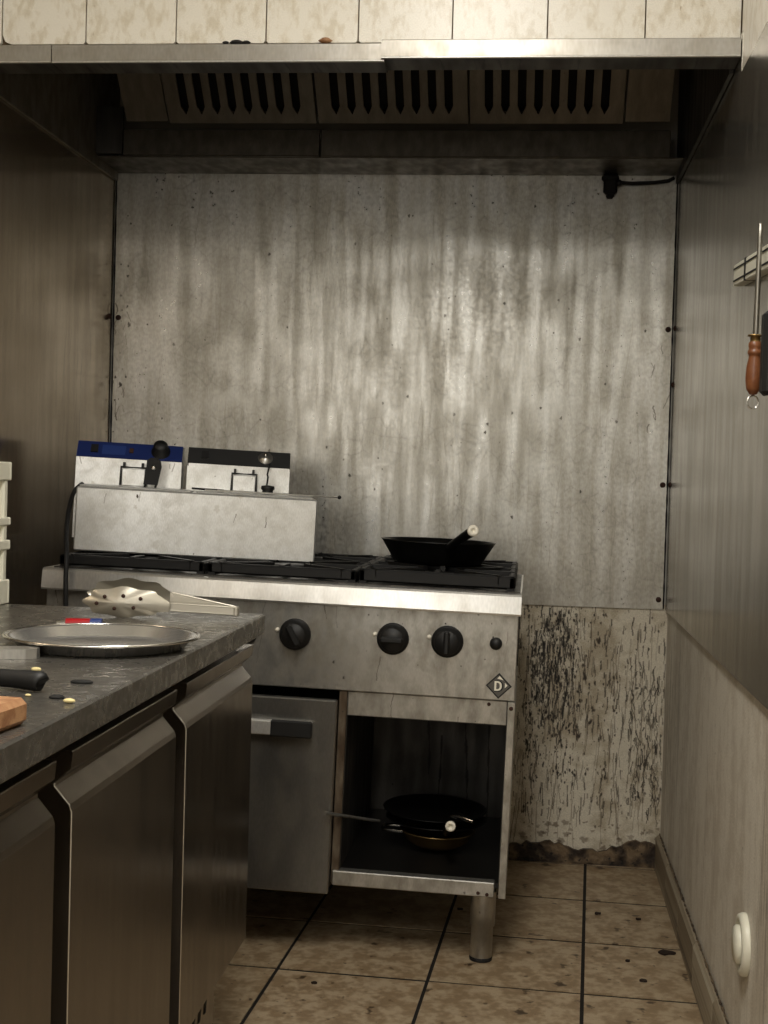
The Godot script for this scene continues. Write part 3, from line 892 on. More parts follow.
	# burners and pan supports
	for c in [[-0.382, -0.030], [-0.732, -0.388], [-1.080, -0.738]]:
		var x0: float = c[0]
		var x1: float = c[1]
		for r in [[-0.325, -0.035], [-0.615, -0.331]]:
			var za: float = r[0]
			var zb: float = r[1]
			var mid := Vector3((x0 + x1) * 0.5, 0, (za + zb) * 0.5)
			st = mb()
			lathe(st, [Vector2(0.075, 0.8426), Vector2(0.07, 0.852), Vector2(0.052, 0.855), Vector2(0.05, 0.862), Vector2(0.046, 0.866), Vector2(0, 0.868)], 28, mid)
			part(o, "burner", st, M.cast_iron)
			var gr := mb()
			var y0 := 0.846
			var y1 := 0.870 if x0 < -0.5 else 0.875
			var t := 0.016
			box(gr, Vector3(x0, y0, zb - t), Vector3(x1, y1, zb), 0.004)
			box(gr, Vector3(x0, y0, za), Vector3(x1, y1, za + t), 0.004)
			box(gr, Vector3(x0, y0, za), Vector3(x0 + t, y1, zb), 0.004)
			box(gr, Vector3(x1 - t, y0, za), Vector3(x1, y1, zb), 0.004)
			for a in 8:
				var an := PI / 4 * a
				var dir := Vector3(cos(an), 0, sin(an))
				var hx2 := (x1 - x0) * 0.5
				var hz := (zb - za) * 0.5
				var far := minf(hx2 / maxf(absf(dir.x), 1e-4), hz / maxf(absf(dir.z), 1e-4)) - 0.004
				var side := Vector3(-dir.z, 0, dir.x) * 0.006
				var p0 := mid + dir * 0.055
				var p1 := mid + dir * far
				var prof := [p0 - side, p0 + side, p1 + side, p1 - side]
				var hi := []
				var low := []
				for p in prof:
					hi.append(p + Vector3.UP * (y1 + 0.002))
					low.append(p + Vector3.UP * (y1 - 0.018))
				poly(gr, hi, Vector3.UP)
				poly(gr, low, Vector3.DOWN)
				for e in 4:
					var e2 := (e + 1) % 4
					poly(gr, [hi[e], hi[e2], low[e2], low[e]], (hi[e] + hi[e2]) * 0.5 - (mid + dir * (far + 0.055) * 0.5 + Vector3.UP * hi[e].y))
			for fx in [x0 + 0.01, x1 - 0.01]:
				for fz in [za + 0.01, zb - 0.01]: box(gr, Vector3(fx - 0.008, 0.8425, fz - 0.008), Vector3(fx + 0.008, y0 + 0.004, fz + 0.008))
			part(o, "pan_support", gr, M.cast_iron)

# ------------------------------------------------------------------ refrigerated counter on the left
func counter() -> void:
	var o := thing("counter_fridge", Vector3.ZERO, "low steel counter fridge with a stained worktop and smooth doors", "counter")
	var zf := -2.44
	var zn := -0.52
	part(o, "worktop", bx(Vector3(-1.225, 0.800, zf - 0.02), Vector3(-0.4725, 0.8365, zn + 0.02), 0.003), M.worktop_steel)
	part(o, "body", bx(Vector3(-1.20, 0.18, zf), Vector3(-0.535, 0.783, zn), 0.002), M.counter_steel)
	part(o, "neck", bx(Vector3(-1.19, 0.783, zf + 0.01), Vector3(-0.55, 0.800, zn - 0.01)), M.counter_steel)
	# doors: each a pressed steel front with a finger groove below its top edge
	var prof := PackedVector2Array([Vector2(-0.532, 0.783), Vector2(-0.4895, 0.783), Vector2(-0.4885, 0.7815), Vector2(-0.4905, 0.763), Vector2(-0.5085, 0.747), Vector2(-0.5085, 0.743), Vector2(-0.4915, 0.7235), Vector2(-0.489, 0.716), Vector2(-0.489, 0.254), Vector2(-0.4895, 0.250), Vector2(-0.532, 0.250)])
	for d in [[-2.44, -1.958], [-1.902, -1.455], [-1.403, -0.96], [-0.91, -0.53]]:
		var st := mb()
		var z0: float = d[0]
		var z1: float = d[1]
		extrude(st, prof, Vector3(0, 0, z0), Vector3.RIGHT, Vector3.UP, Vector3(0, 0, z1 - z0))
		var dr := part(o, "door", st, M.counter_steel)
		st = mb()
		box(st, Vector3(-0.536, 0.26, z0 + 0.004), Vector3(-0.5321, 0.775, z1 - 0.004))
		part(dr, "gasket", st, M.rubber)
		# bright rolled edge on the side of the door that looks down the galley
		st = mb()
		var path := []
		for i in range(4, 9): path.append(Vector3(prof[i].x, prof[i].y, z1))
		tube(st, path, 0.0014, 6)
		part(dr, "rolled_edge", st, M.chrome)
	for z in [-1.93, -1.429, -0.935]:
		part(o, "mullion", bx(Vector3(-0.538, 0.25, z - 0.026), Vector3(-0.533, 0.783, z + 0.026)), M.counter_steel)
	# lower skirt slopes in to the plinth
	var st := mb()
	extrude(st, PackedVector2Array([Vector2(-0.56, 0.2498), Vector2(-0.4895, 0.2498), Vector2(-0.500, 0.232), Vector2(-0.538, 0.186), Vector2(-0.545, 0.176), Vector2(-0.545, 0.0), Vector2(-0.56, 0.0)]), Vector3(0, 0, zf), Vector3.RIGHT, Vector3.UP, Vector3(0, 0, zn - zf))
	part(o, "plinth", st, M.counter_steel)
	for i in 7:
		st = mb()
		extrude(st, PackedVector2Array([Vector2(0, 0), Vector2(0.012, 0), Vector2(0.020, 0.034), Vector2(0.008, 0.034)]), Vector3(-0.5448, 0.136, -2.36 + i * 0.042), Vector3(0, 0, -1), Vector3.UP, Vector3(0.0012, 0, 0))
		part(o, "vent_slot", st, M.soot_and_shade)
	part(o, "back_base", bx(Vector3(-1.19, 0.0, zf + 0.05), Vector3(-0.60, 0.18, zn - 0.05)), M.counter_steel)

# ------------------------------------------------------------------ twin fryer on the range
func fryer() -> void:
	var o := thing("twin_fryer", Vector3(-1.075, 0.896, -3.17), "twin electric table fryer with blue and dark control heads", "fryer")
	o.rotation = Vector3(0, 0.2, -0.032)
	var W := 0.572
	var st := mb()
	box(st, Vector3(0, 0, -0.19), Vector3(W, 0.152, 0.0), 0.003)
	part(o, "tank_housing", st, M.fryer_steel)
	for x in [0.03, W - 0.03]:
		for z in [-0.02, -0.17]:
			st = mb()
			lathe(st, [Vector2(0.012, -0.006), Vector2(0.014, 0.0)], 12, Vector3(x, 0, z))
			part(o, "foot", st, M.rubber)
	# lids
	for q in [[0.006, 0.270], [0.280, 0.562]]:
		st = mb()
		box(st, Vector3(q[0], 0.1525, -0.188), Vector3(q[1], 0.157, -0.004), 0.002)
		part(o, "lid", st, M.fryer_steel)
	# control heads
	var heads := [[-0.030, 0.233, M.blue_plate, "blue control plate"], [0.247, 0.506, M.grey_plate, "worn dark control plate"]]
	for i in 2:
		var h = heads[i]
		var hd := Node3D.new()
		hd.name = "control_head"
		o.add_child(hd, true)
		st = mb()
		extrude(st, PackedVector2Array([Vector2(-0.2, 0.02), Vector2(-0.2, 0.224), Vector2(-0.232, 0.262), Vector2(-0.32, 0.262), Vector2(-0.32, 0.02)]), Vector3(h[0], 0, 0), Vector3.BACK, Vector3.UP, Vector3(h[1] - h[0], 0, 0))
		part(hd, "case", st, M.fryer_steel)
		var dirn := Vector3(0, 0.038, -0.032).normalized()
		var nrm := Vector3(0, 0.032, 0.038).normalized()
		var org := Vector3(h[0], 0.224, -0.2) + nrm * 0.001
		st = mb()
		var w: float = h[1] - h[0]
		extrude(st, PackedVector2Array([Vector2(0.0, -0.001), Vector2(w, -0.001), Vector2(w, 0.0505), Vector2(0.0, 0.0505)]), org, Vector3.RIGHT, dirn, nrm * 0.0015)
		var pl := part(hd, "control_plate", st, h[2])
		pl.set_meta("label", h[3])
		# rocker switch and printed field
		st = mb()
		extrude(st, PackedVector2Array([Vector2(0.034, 0.014), Vector2(0.052, 0.014), Vector2(0.052, 0.038), Vector2(0.034, 0.038)]), org + nrm * 0.0015, Vector3.RIGHT, dirn, nrm * 0.004)
		part(hd, "rocker_switch", st, M.black_plastic)
		if i == 0:
			st = mb()
			extrude(st, PackedVector2Array([Vector2(0.062, 0.010), Vector2(0.120, 0.010), Vector2(0.120, 0.040), Vector2(0.062, 0.040)]), org + nrm * 0.0015, Vector3.RIGHT, dirn, nrm * 0.0006)
			part(hd, "printed_field", st, M.blue_print)
			st = mb()
			extrude(st, PackedVector2Array([Vector2(0.130, 0.018), Vector2(0.140, 0.018), Vector2(0.140, 0.032), Vector2(0.130, 0.032)]), org + nrm * 0.0015, Vector3.RIGHT, dirn, nrm * 0.003)
			part(hd, "pilot_light", st, M.rust)
		var b := Basis(Quaternion(Vector3.UP, nrm))
		var kc := org + Vector3(0.208 if i == 0 else 0.196, 0, 0) + dirn * 0.028
		st = mb()
		if i == 0:
			lathe(st, [Vector2(0.024, 0), Vector2(0.024, 0.004), Vector2(0.019, 0.006), Vector2(0.018, 0.026), Vector2(0.015, 0.03), Vector2(0, 0.031)], 24, kc, b)
			part(hd, "thermostat_knob", st, M.black_plastic)
		else:
			lathe(st, [Vector2(0.019, 0), Vector2(0.019, 0.003), Vector2(0.012, 0.004), Vector2(0.011, 0.006), Vector2(0.0, 0.006)], 20, kc, b)
			part(hd, "dial_collar", st, M.range_steel)
			st = mb()
			lathe(st, [Vector2(0.004, 0.006), Vector2(0.004, 0.018), Vector2(0, 0.018)], 10, kc, b)
			part(hd, "dial_shaft", st, M.chrome)
		# wire basket rest with a pale heat shield in front of the head
		var cx := 0.114 if i == 0 else 0.114
		st = mb()
		tube(st, [Vector3(h[0] + cx, 0.158, -0.185), Vector3(h[0] + cx, 0.204, -0.185), Vector3(h[0] + cx + 0.062, 0.204, -0.185), Vector3(h[0] + cx + 0.062, 0.158, -0.185)], 0.0034, 6)
		box(st, Vector3(h[0] + cx + 0.004, 0.204, -0.197), Vector3(h[0] + cx + 0.010, 0.216, -0.183), 0.001)
		box(st, Vector3(h[0] + cx + 0.050, 0.204, -0.197), Vector3(h[0] + cx + 0.056, 0.216, -0.183), 0.001)
		part(hd, "basket_rest", st, M.black_plastic if i == 0 else M.grey_plate)
		st = mb()
		box(st, Vector3(h[0] + cx + 0.003, 0.158, -0.190), Vector3(h[0] + cx + 0.059, 0.200, -0.186), 0.001)
		part(hd, "heat_shield", st, M.fryer_steel)
	# black basket handle standing in front of the left head
	st = mb()
	var hp := PackedVector2Array([Vector2(-0.018, 0), Vector2(0.016, 0), Vector2(0.024, 0.045), Vector2(0.021, 0.060), Vector2(0.012, 0.067), Vector2(-0.002, 0.067), Vector2(-0.012, 0.060), Vector2(-0.013, 0.045)])
	extrude(st, hp, Vector3(0.165, 0.164, -0.120), Vector3.RIGHT, Vector3(0, 0.999, 0.03), Vector3(0, 0, 0.012))
	
	var bh := part(o, "lid_handle", st, M.rubber)
	st = mb()
	lathe(st, [Vector2(0.006, 0), Vector2(0.006, 0.002), Vector2(0, 0.002)], 12, Vector3(0.170, 0.206, -0.107), Basis(Vector3.RIGHT, PI / 2))
	part(bh, "rivet", st, M.chrome)
	st = mb()
	for x in [0.150, 0.176]: tube(st, [Vector3(x, 0.157, -0.113), Vector3(x + 0.003, 0.170, -0.113)], 0.003, 6)
	part(bh, "bracket", st, M.black_plastic)
	# stubby black knob on the right lid
	st = mb()
	lathe(st, [Vector2(0.018, 0.157), Vector2(0.014, 0.161), Vector2(0.013, 0.166), Vector2(0.017, 0.170), Vector2(0.016, 0.178), Vector2(0, 0.180)], 20, Vector3(0.452, 0, -0.12))
	part(o, "lid_knob", st, M.black_plastic)
	st = mb()
	tube(st, [Vector3(0.449, 0.178, -0.12), Vector3(0.451, 0.200, -0.135), Vector3(0.449, 0.206, -0.15), Vector3(0.454, 0.232, -0.185)], 0.0022, 6)
	part(o, "probe_wire", st, M.rubber)
	# power cord down the left side and over the range rim
	st = mb()
	tube(st, smooth_path([Vector3(-0.012, 0.155, -0.20), Vector3(-0.018, 0.135, -0.10), Vector3(-0.018, 0.09, -0.02), Vector3(-0.010, 0.04, 0.06), Vector3(0.002, 0.00, 0.128), Vector3(0.006, -0.06, 0.146), Vector3(0.010, -0.13, 0.150), Vector3(0.016, -0.25, 0.150)], 5), 0.0055, 8)
	part(o, "power_cord", st, M.rubber)
	# skewer across the right lid
	var sk := thing("steel_skewer", Vector3(-1.075, 0.896, -3.17), "thin steel skewer lying across the right fryer lid", "skewer")
	sk.rotation = o.rotation
	st = mb()
	tube(st, [Vector3(0.300, 0.1605, -0.02), Vector3(0.44, 0.1605, -0.06), Vector3(0.628, 0.1605, -0.10)], [0.003, 0.003, 0.002], 6)
	part(sk, "rod", st, M.bright_steel)
	st = mb()
	tube(st, [Vector3(0.270, 0.163, -0.012), Vector3(0.345, 0.1605, -0.034)], [0.0025, 0.004], 6)
	part(sk, "dark_end", st, M.rubber)
	st = mb()
	lathe(st, [Vector2(0, -0.005), Vector2(0.004, -0.003), Vector2(0.005, 0), Vector2(0.004, 0.003), Vector2(0, 0.005)], 10, Vector3(0.630, 0.1605, -0.10))
	part(sk, "tip", st, M.rubber)

func smooth_path(p: Array, k: int) -> Array:
	var out := []
	for i in p.size() - 1:
		var a: Vector3 = p[maxi(i - 1, 0)]
		var b: Vector3 = p[i]
		var c: Vector3 = p[i + 1]
		var d: Vector3 = p[mini(i + 2, p.size() - 1)]
		for j in k: out.append(b.cubic_interpolate(c, a, d, float(j) / k))
	out.append(p[-1])
	return out

# ------------------------------------------------------------------ pans
func pan_shape(r_top: float, r_bot: float, h: float, t := 0.003) -> SurfaceTool:
	var st := mb()
	lathe(st, [Vector2(0, 0), Vector2(r_bot * 0.96, 0), Vector2(r_bot, 0.003), Vector2(lerpf(r_bot, r_top, 0.42), h * 0.45), Vector2(r_top, h - 0.002), Vector2(r_top + 0.002, h), Vector2(r_top - t, h - 0.001), Vector2(lerpf(r_bot, r_top, 0.5) - t, h * 0.47), Vector2(r_bot - t, t + 0.002), Vector2(r_bot * 0.94, t), Vector2(0, t)], 40)
	return st

func cookware() -> void:
	var at := on_range(Vector3(-0.226, 0.878, -0.35))
	var o := thing("frying_pan", at, "black frying pan on the right burner of the range", "frying pan")
	o.rotation.z = RANGE_TILT
	part(o, "pan_body", pan_shape(0.140, 0.110, 0.055), M.black_pan)
	var st := mb()
	tube(st, [Vector3(0.035, 0.046, 0.132), Vector3(0.052, 0.062, 0.17), Vector3(0.093, 0.092, 0.255)], [0.010, 0.009, 0.012], 12)
	part(o, "handle", st, M.black_pan)
	st = mb()
	lathe(st, [Vector2(0.0125, -0.004), Vector2(0.0135, 0.004), Vector2(0.011, 0.007), Vector2(0.005, 0.0075), Vector2(0.004, 0.002), Vector2(0, 0.002)], 20, Vector3(0.0935, 0.0925, 0.257), Basis(Quaternion(Vector3.UP, Vector3(0.25, 0.23, 0.94).normalized())))
	part(o, "end_ring", st, M.badge_white)
	# in the open bay
	var base := on_range(Vector3(-0.19, 0.188, -0.28))
	var w := thing("brass_pan", base, "small shallow brass-coloured pan on the range's open shelf", "pan")
	w.rotation.z = RANGE_TILT
	st = mb()
	lathe(st, [Vector2(0, 0), Vector2(0.03, 0.001), Vector2(0.055, 0.009), Vector2(0.075, 0.022), Vector2(0.088, 0.044), Vector2(0.092, 0.046), Vector2(0.085, 0.046), Vector2(0.072, 0.024), Vector2(0.05, 0.012), Vector2(0, 0.004)], 36)
	part(w, "pan_body", st, M.brass)
	st = mb()
	tube(st, smooth_path([Vector3(-0.082, 0.042, -0.03), Vector3(-0.125, 0.042, -0.022), Vector3(-0.132, 0.042, 0.0), Vector3(-0.125, 0.042, 0.022), Vector3(-0.082, 0.042, 0.03)], 4), 0.005, 8)
	part(w, "loop_handle", st, M.chrome)
	# black pan stacked in the brass one
	var p2 := thing("stacked_frying_pan", base + Vector3(-0.005, 0.034, -0.03), "black frying pan stacked in the brass pan, rivet ring on its handle", "frying pan")
	p2.rotation = Vector3(0.0, 0.0, RANGE_TILT)
	part(p2, "pan_body", pan_shape(0.122, 0.066, 0.034), M.black_pan)
	st = mb()
	tube(st, [Vector3(0.03, 0.028, 0.114), Vector3(0.036, 0.046, 0.15), Vector3(0.046, 0.072, 0.225)], [0.009, 0.009, 0.011], 12)
	part(p2, "handle", st, M.black_pan)
	st = mb()
	lathe(st, [Vector2(0.0115, -0.004), Vector2(0.0120, 0.003), Vector2(0.0105, 0.006), Vector2(0.005, 0.006), Vector2(0.004, 0.001), Vector2(0, 0.001)], 20, Vector3(0.046, 0.072, 0.226), Basis(Vector3.RIGHT, PI / 2))
	part(p2, "end_ring", st, M.badge_white)
	# third pan on top, long handle through the gap beside the door
	var p3 := thing("shallow_frying_pan", base + Vector3(-0.01, 0.069, -0.05), "topmost black frying pan of the stack inside the range", "frying pan")
	p3.rotation = Vector3(0.03, 0.0, RANGE_TILT)
	part(p3, "pan_body", pan_shape(0.126, 0.100, 0.018), M.black_pan)
	st = mb()
	tube(st, [Vector3(0.045, 0.026, 0.10), Vector3(0.062, 0.031, 0.11), Vector3(0.10, 0.026, 0.13)], [0.007, 0.008, 0.005], 10)
	part(p3, "handle", st, M.chrome)
	st = mb()
	tube(st, [Vector3(-0.434, 0.339, -3.022), Vector3(-0.396, 0.321, -3.078), Vector3(-0.345, 0.284, -3.20), Vector3(-0.334, 0.277, -3.225)], [0.0045, 0.0035, 0.0035, 0.0035], 8)
	single("stirring_rod", st, M.range_steel, Vector3.ZERO, "long thin steel rod leaning from the stacked pans past the cabinet door", "rod")

# ------------------------------------------------------------------ things on the counter
func worktop_things() -> void:
	var Y := 0.8368
	# round steel tray
	var o := thing("steel_tray", Vector3(-0.603, Y, -1.915), "round polished steel tray lying on the counter worktop", "tray")
	var st := mb()
	lathe(st, [Vector2(0, 0.0), Vector2(0.112, 0.0), Vector2(0.117, 0.002), Vector2(0.128, 0.015), Vector2(0.132, 0.0165), Vector2(0.137, 0.0165), Vector2(0.137, 0.0180), Vector2(0.131, 0.0182), Vector2(0.126, 0.0165), Vector2(0.115, 0.0040), Vector2(0.110, 0.0022), Vector2(0, 0.0020)], 64)
	part(o, "dish", st, M.tray_steel)
	st = mb()
	var ring := []
	for i in 65: ring.append(Vector3(cos(TAU * i / 64) * 0.137, 0.0172, sin(TAU * i / 64) * 0.137))
	tube(st, ring, 0.0022, 6, false)
	part(o, "rolled_rim", st, M.chrome)
	# tongs lying on their side
	var t := thing("kitchen_tongs", Vector3(-0.50, Y, -2.33), "steel tongs with a scalloped head lying on the worktop behind the tray", "tongs")
	t.rotation.y = 0.06
	for i in 2:
		var arm := mb()
		var zz := 0.012 if i == 0 else -0.022
		var bend := 0.0 if i == 0 else 0.012
		# channel from the hinge to the head
		var pts := PackedVector2Array([Vector2(0, 0.010), Vector2(-0.115, 0.014 + bend), Vector2(-0.115, 0.026 + bend * 1.5), Vector2(0, 0.022)])
		extrude(arm, pts, Vector3(0, 0, zz * 0.3), Vector3.RIGHT, Vector3.UP, Vector3(0, 0, 0.0016))
		tube(arm, [Vector3(-0.112, 0.026 + bend * 1.5, zz * 0.3), Vector3(0.0, 0.022, zz * 0.3)], 0.0022, 6)
		tube(arm, [Vector3(-0.112, 0.014 + bend, zz * 0.3), Vector3(0.0, 0.010, zz * 0.3)], 0.0022, 6)
		var a := part(t, "arm", arm, M.tong_steel)
		var hd := mb()
		var rim := PackedVector2Array()
		for k in 41:
			var u := float(k) / 40.0
			var an := lerpf(-PI * 0.80, PI * 0.80, u)
			var sc := 1.0 + 0.07 * sin(u * TAU * 6.5)
			rim.append(Vector2(-0.19 - cos(an) * 0.070 * sc, 0.026 + bend - sin(an) * 0.026 * sc))
		rim.append(Vector2(-0.112, 0.012 + bend))
		rim.append(Vector2(-0.112, 0.028 + bend))
		shell_fan(hd, rim, zz, 0.012 if i == 0 else -0.012)
		var head := part(a, "scalloped_head", hd, M.tong_steel)
		if i == 0:
			var ho := mb()
			for q in [Vector2(-0.222, 0.036), Vector2(-0.205, 0.016), Vector2(-0.190, 0.038), Vector2(-0.172, 0.018), Vector2(-0.160, 0.034), Vector2(-0.236, 0.024)]:
				lathe(ho, [Vector2(0.0035, 0), Vector2(0.0035, 0.0012), Vector2(0, 0.0012)], 8, Vector3(q.x, q.y, zz + 0.0105), Basis(Vector3.RIGHT, PI / 2))
			part(head.get_parent(), "drain_holes", ho, M.rust)
	st = mb()
	box(st, Vector3(-0.002, 0.007, -0.008), Vector3(0.006, 0.024, 0.008), 0.002)
	part(t, "hinge", st, M.tong_steel)
	# lighter behind the tray
	var lg := thing("pocket_lighter", Vector3(-0.700, Y, -2.10), "small red and blue pocket lighter behind the tray", "lighter")
	lg.rotation.y = 0.15
	st = mb()
	tube(st, [Vector3(-0.02, 0.010, 0), Vector3(0.018, 0.010, 0)], 0.009, 10)
	part(lg, "red_body", st, M.red_plastic)
	st = mb()
	tube(st, [Vector3(0.018, 0.010, 0), Vector3(0.036, 0.010, 0)], 0.0095, 10)
	part(lg, "blue_end", st, M.blue_print)
	st = mb()
	tube(st, [Vector3(-0.034, 0.009, 0), Vector3(-0.02, 0.009, 0)], 0.007, 10)
	part(lg, "metal_top", st, M.chrome)
	# steel turner handle in front of the tray
	var sp := thing("steel_turner", Vector3(-0.655, Y, -1.78), "flat steel turner with a folded handle lying before the tray", "turner")
	sp.rotation.y = 0.35
	st = mb()
	extrude(st, PackedVector2Array([Vector2(-0.20, -0.014), Vector2(-0.01, -0.018), Vector2(0.004, -0.014), Vector2(0.008, 0), Vector2(0.004, 0.014), Vector2(-0.01, 0.018), Vector2(-0.20, 0.014)]), Vector3(0, 0.0, 0), Vector3.RIGHT, Vector3.BACK, Vector3(0, 0.013, 0))
	part(sp, "handle", st, M.bright_steel)
	st = mb()
	box(st, Vector3(-0.33, 0.0, -0.04), Vector3(-0.20, 0.0025, 0.04), 0.001)
	part(sp, "blade", st, M.bright_steel)
	# chef's knife
	var kn := thing("chefs_knife", Vector3(-0.545, Y, -1.51), "kitchen knife with a thick black handle lying by the board", "knife")
	kn.rotation.y = -0.16
	st = mb()
	tube(st, smooth_path([Vector3(0.0, 0.011, 0), Vector3(-0.006, 0.012, 0), Vector3(-0.05, 0.013, 0.001), Vector3(-0.095, 0.012, 0), Vector3(-0.12, 0.011, 0)], 4), [0.006, 0.009, 0.0105, 0.0115, 0.012, 0.0115, 0.011, 0.0105, 0.0105, 0.0105, 0.0105, 0.011, 0.0115, 0.0115, 0.011, 0.0105, 0.0105], 12)
	part(kn, "handle", st, M.black_plastic)
	st = mb()
	extrude(st, PackedVector2Array([Vector2(-0.12, -0.012), Vector2(-0.12, 0.026), Vector2(-0.24, 0.024), Vector2(-0.31, -0.008), Vector2(-0.32, -0.012)]), Vector3(0, 0.010, 0), Vector3.RIGHT, Vector3.BACK, Vector3(0, 0.002, 0))
	part(kn, "blade", st, M.chrome)
	# wooden board
	var bd := thing("chopping_board", Vector3(-0.488, Y, -1.318), "worn wooden chopping board on the counter worktop", "chopping board")
	bd.rotation.y = -0.10
	st = mb()
	box(st, Vector3(-0.32, 0, 0.0), Vector3(0, 0.027, 0.22), 0.006)
	part(bd, "board", st, M.board_wood)
	# white plastic crate
	var cr := thing("plastic_crate", Vector3(-1.07, Y, -2.36), "white plastic crate standing on the far left of the worktop", "crate")
	for q in [Vector2(-0.10, -0.09), Vector2(0.10, -0.09), Vector2(-0.10, 0.09), Vector2(0.10, 0.09)]:
		st = mb()
		box(st, Vector3(q.x - 0.010, 0.0, q.y - 0.010), Vector3(q.x + 0.010, 0.262, q.y + 0.010), 0.004)
		part(cr, "corner_post", st, M.white_plastic)
	for q in [[0.0, 0.045], [0.10, 0.118], [0.145, 0.16], [0.228, 0.262]]:
		st = mb()
		for s in [-1.0, 1.0]:
			box(st, Vector3(-0.113, q[0], s * 0.105 - 0.004), Vector3(0.113, q[1], s * 0.105 + 0.004), 0.002)
			box(st, Vector3(s * 0.108 - 0.004, q[0], -0.105), Vector3(s * 0.108 + 0.004, q[1], 0.105), 0.002)
		part(cr, "rail", st, M.white_plastic)
	part(cr, "floor_plate", bx(Vector3(-0.104, 0.006, -0.101), Vector3(0.104, 0.012, 0.101)), M.white_plastic)
	part(cr, "side_wall", bx(Vector3(-0.103, 0.04, -0.100), Vector3(0.103, 0.23, -0.097)), M.white_plastic)
	part(cr, "side_wall", bx(Vector3(-0.103, 0.04, -0.100), Vector3(-0.100, 0.23, 0.100)), M.white_plastic)
	# crumbs
	var cs := [[-0.606, -1.657, 0.0055, "yellow rind of food before the tray"], [-0.491, -1.446, 0.005, "pale crumb at the very edge of the worktop"], [-0.548, -1.475, 0.003, "tiny pale crumb beside the knife handle"]]
	for c in cs:
		st = mb()
		crumb(st, c[2])
		single("food_crumb", st, M.crumb, Vector3(c[0], Y + c[2] * 0.5, c[1]), c[3], "crumb", "crumbs on the worktop")
	st = mb()
	lathe(st, [Vector2(0.011, 0), Vector2(0.012, 0.001), Vector2(0.009, 0.003), Vector2(0, 0.0035)], 14, Vector3.ZERO, Basis.from_scale(Vector3(1.2, 1, 0.7)))
	single("burnt_scrap", st, M.soot_and_shade, Vector3(-0.524, Y, -1.587), "flat black burnt scrap on the worktop", "scrap")
	st = mb()
	lathe(st, [Vector2(0.008, 0), Vector2(0.009, 0.001), Vector2(0.006, 0.003), Vector2(0, 0.0035)], 12)
	single("burnt_scrap", st, M.soot_and_shade, Vector3(-0.515, Y, -1.475), "small black scrap under the end of the knife handle", "scrap")

func shell_fan(st: SurfaceTool, rim: PackedVector2Array, z: float, dome: float) -> void:
	# a dished plate: rim at z, rings raised towards the middle
	st.set_smooth_group(1)
	var c := Vector2.ZERO
	for p in rim: c += p
	c /= rim.size()
	var rings := 4
	for r in rings:
		for i in rim.size():
			var q := []
			for s in [[r, i], [r, i + 1], [r + 1, i + 1], [r + 1, i]]:
				var f := 1.0 - float(s[0]) / rings
				var p: Vector2 = c.lerp(rim[int(s[1]) % rim.size()], f)
				q.append(Vector3(p.x, p.y, z + dome * (1.0 - f * f)))
			tri(st, q[0], q[1], q[2])
			if r < rings - 1: tri(st, q[0], q[2], q[3])
	

func crumb(st: SurfaceTool, r: float) -> void:
	var pr := []
	for i in 7:
		var a := -PI / 2 + PI * i / 6
		pr.append(Vector2(maxf(cos(a), 0.0) * r * rng.randf_range(0.8, 1.2), sin(a) * r * 0.55))
	pr[0].x = 0.0
	pr[6].x = 0.0
	lathe(st, pr, 8, Vector3.ZERO, Basis.from_scale(Vector3(1.3, 1, 0.9)))

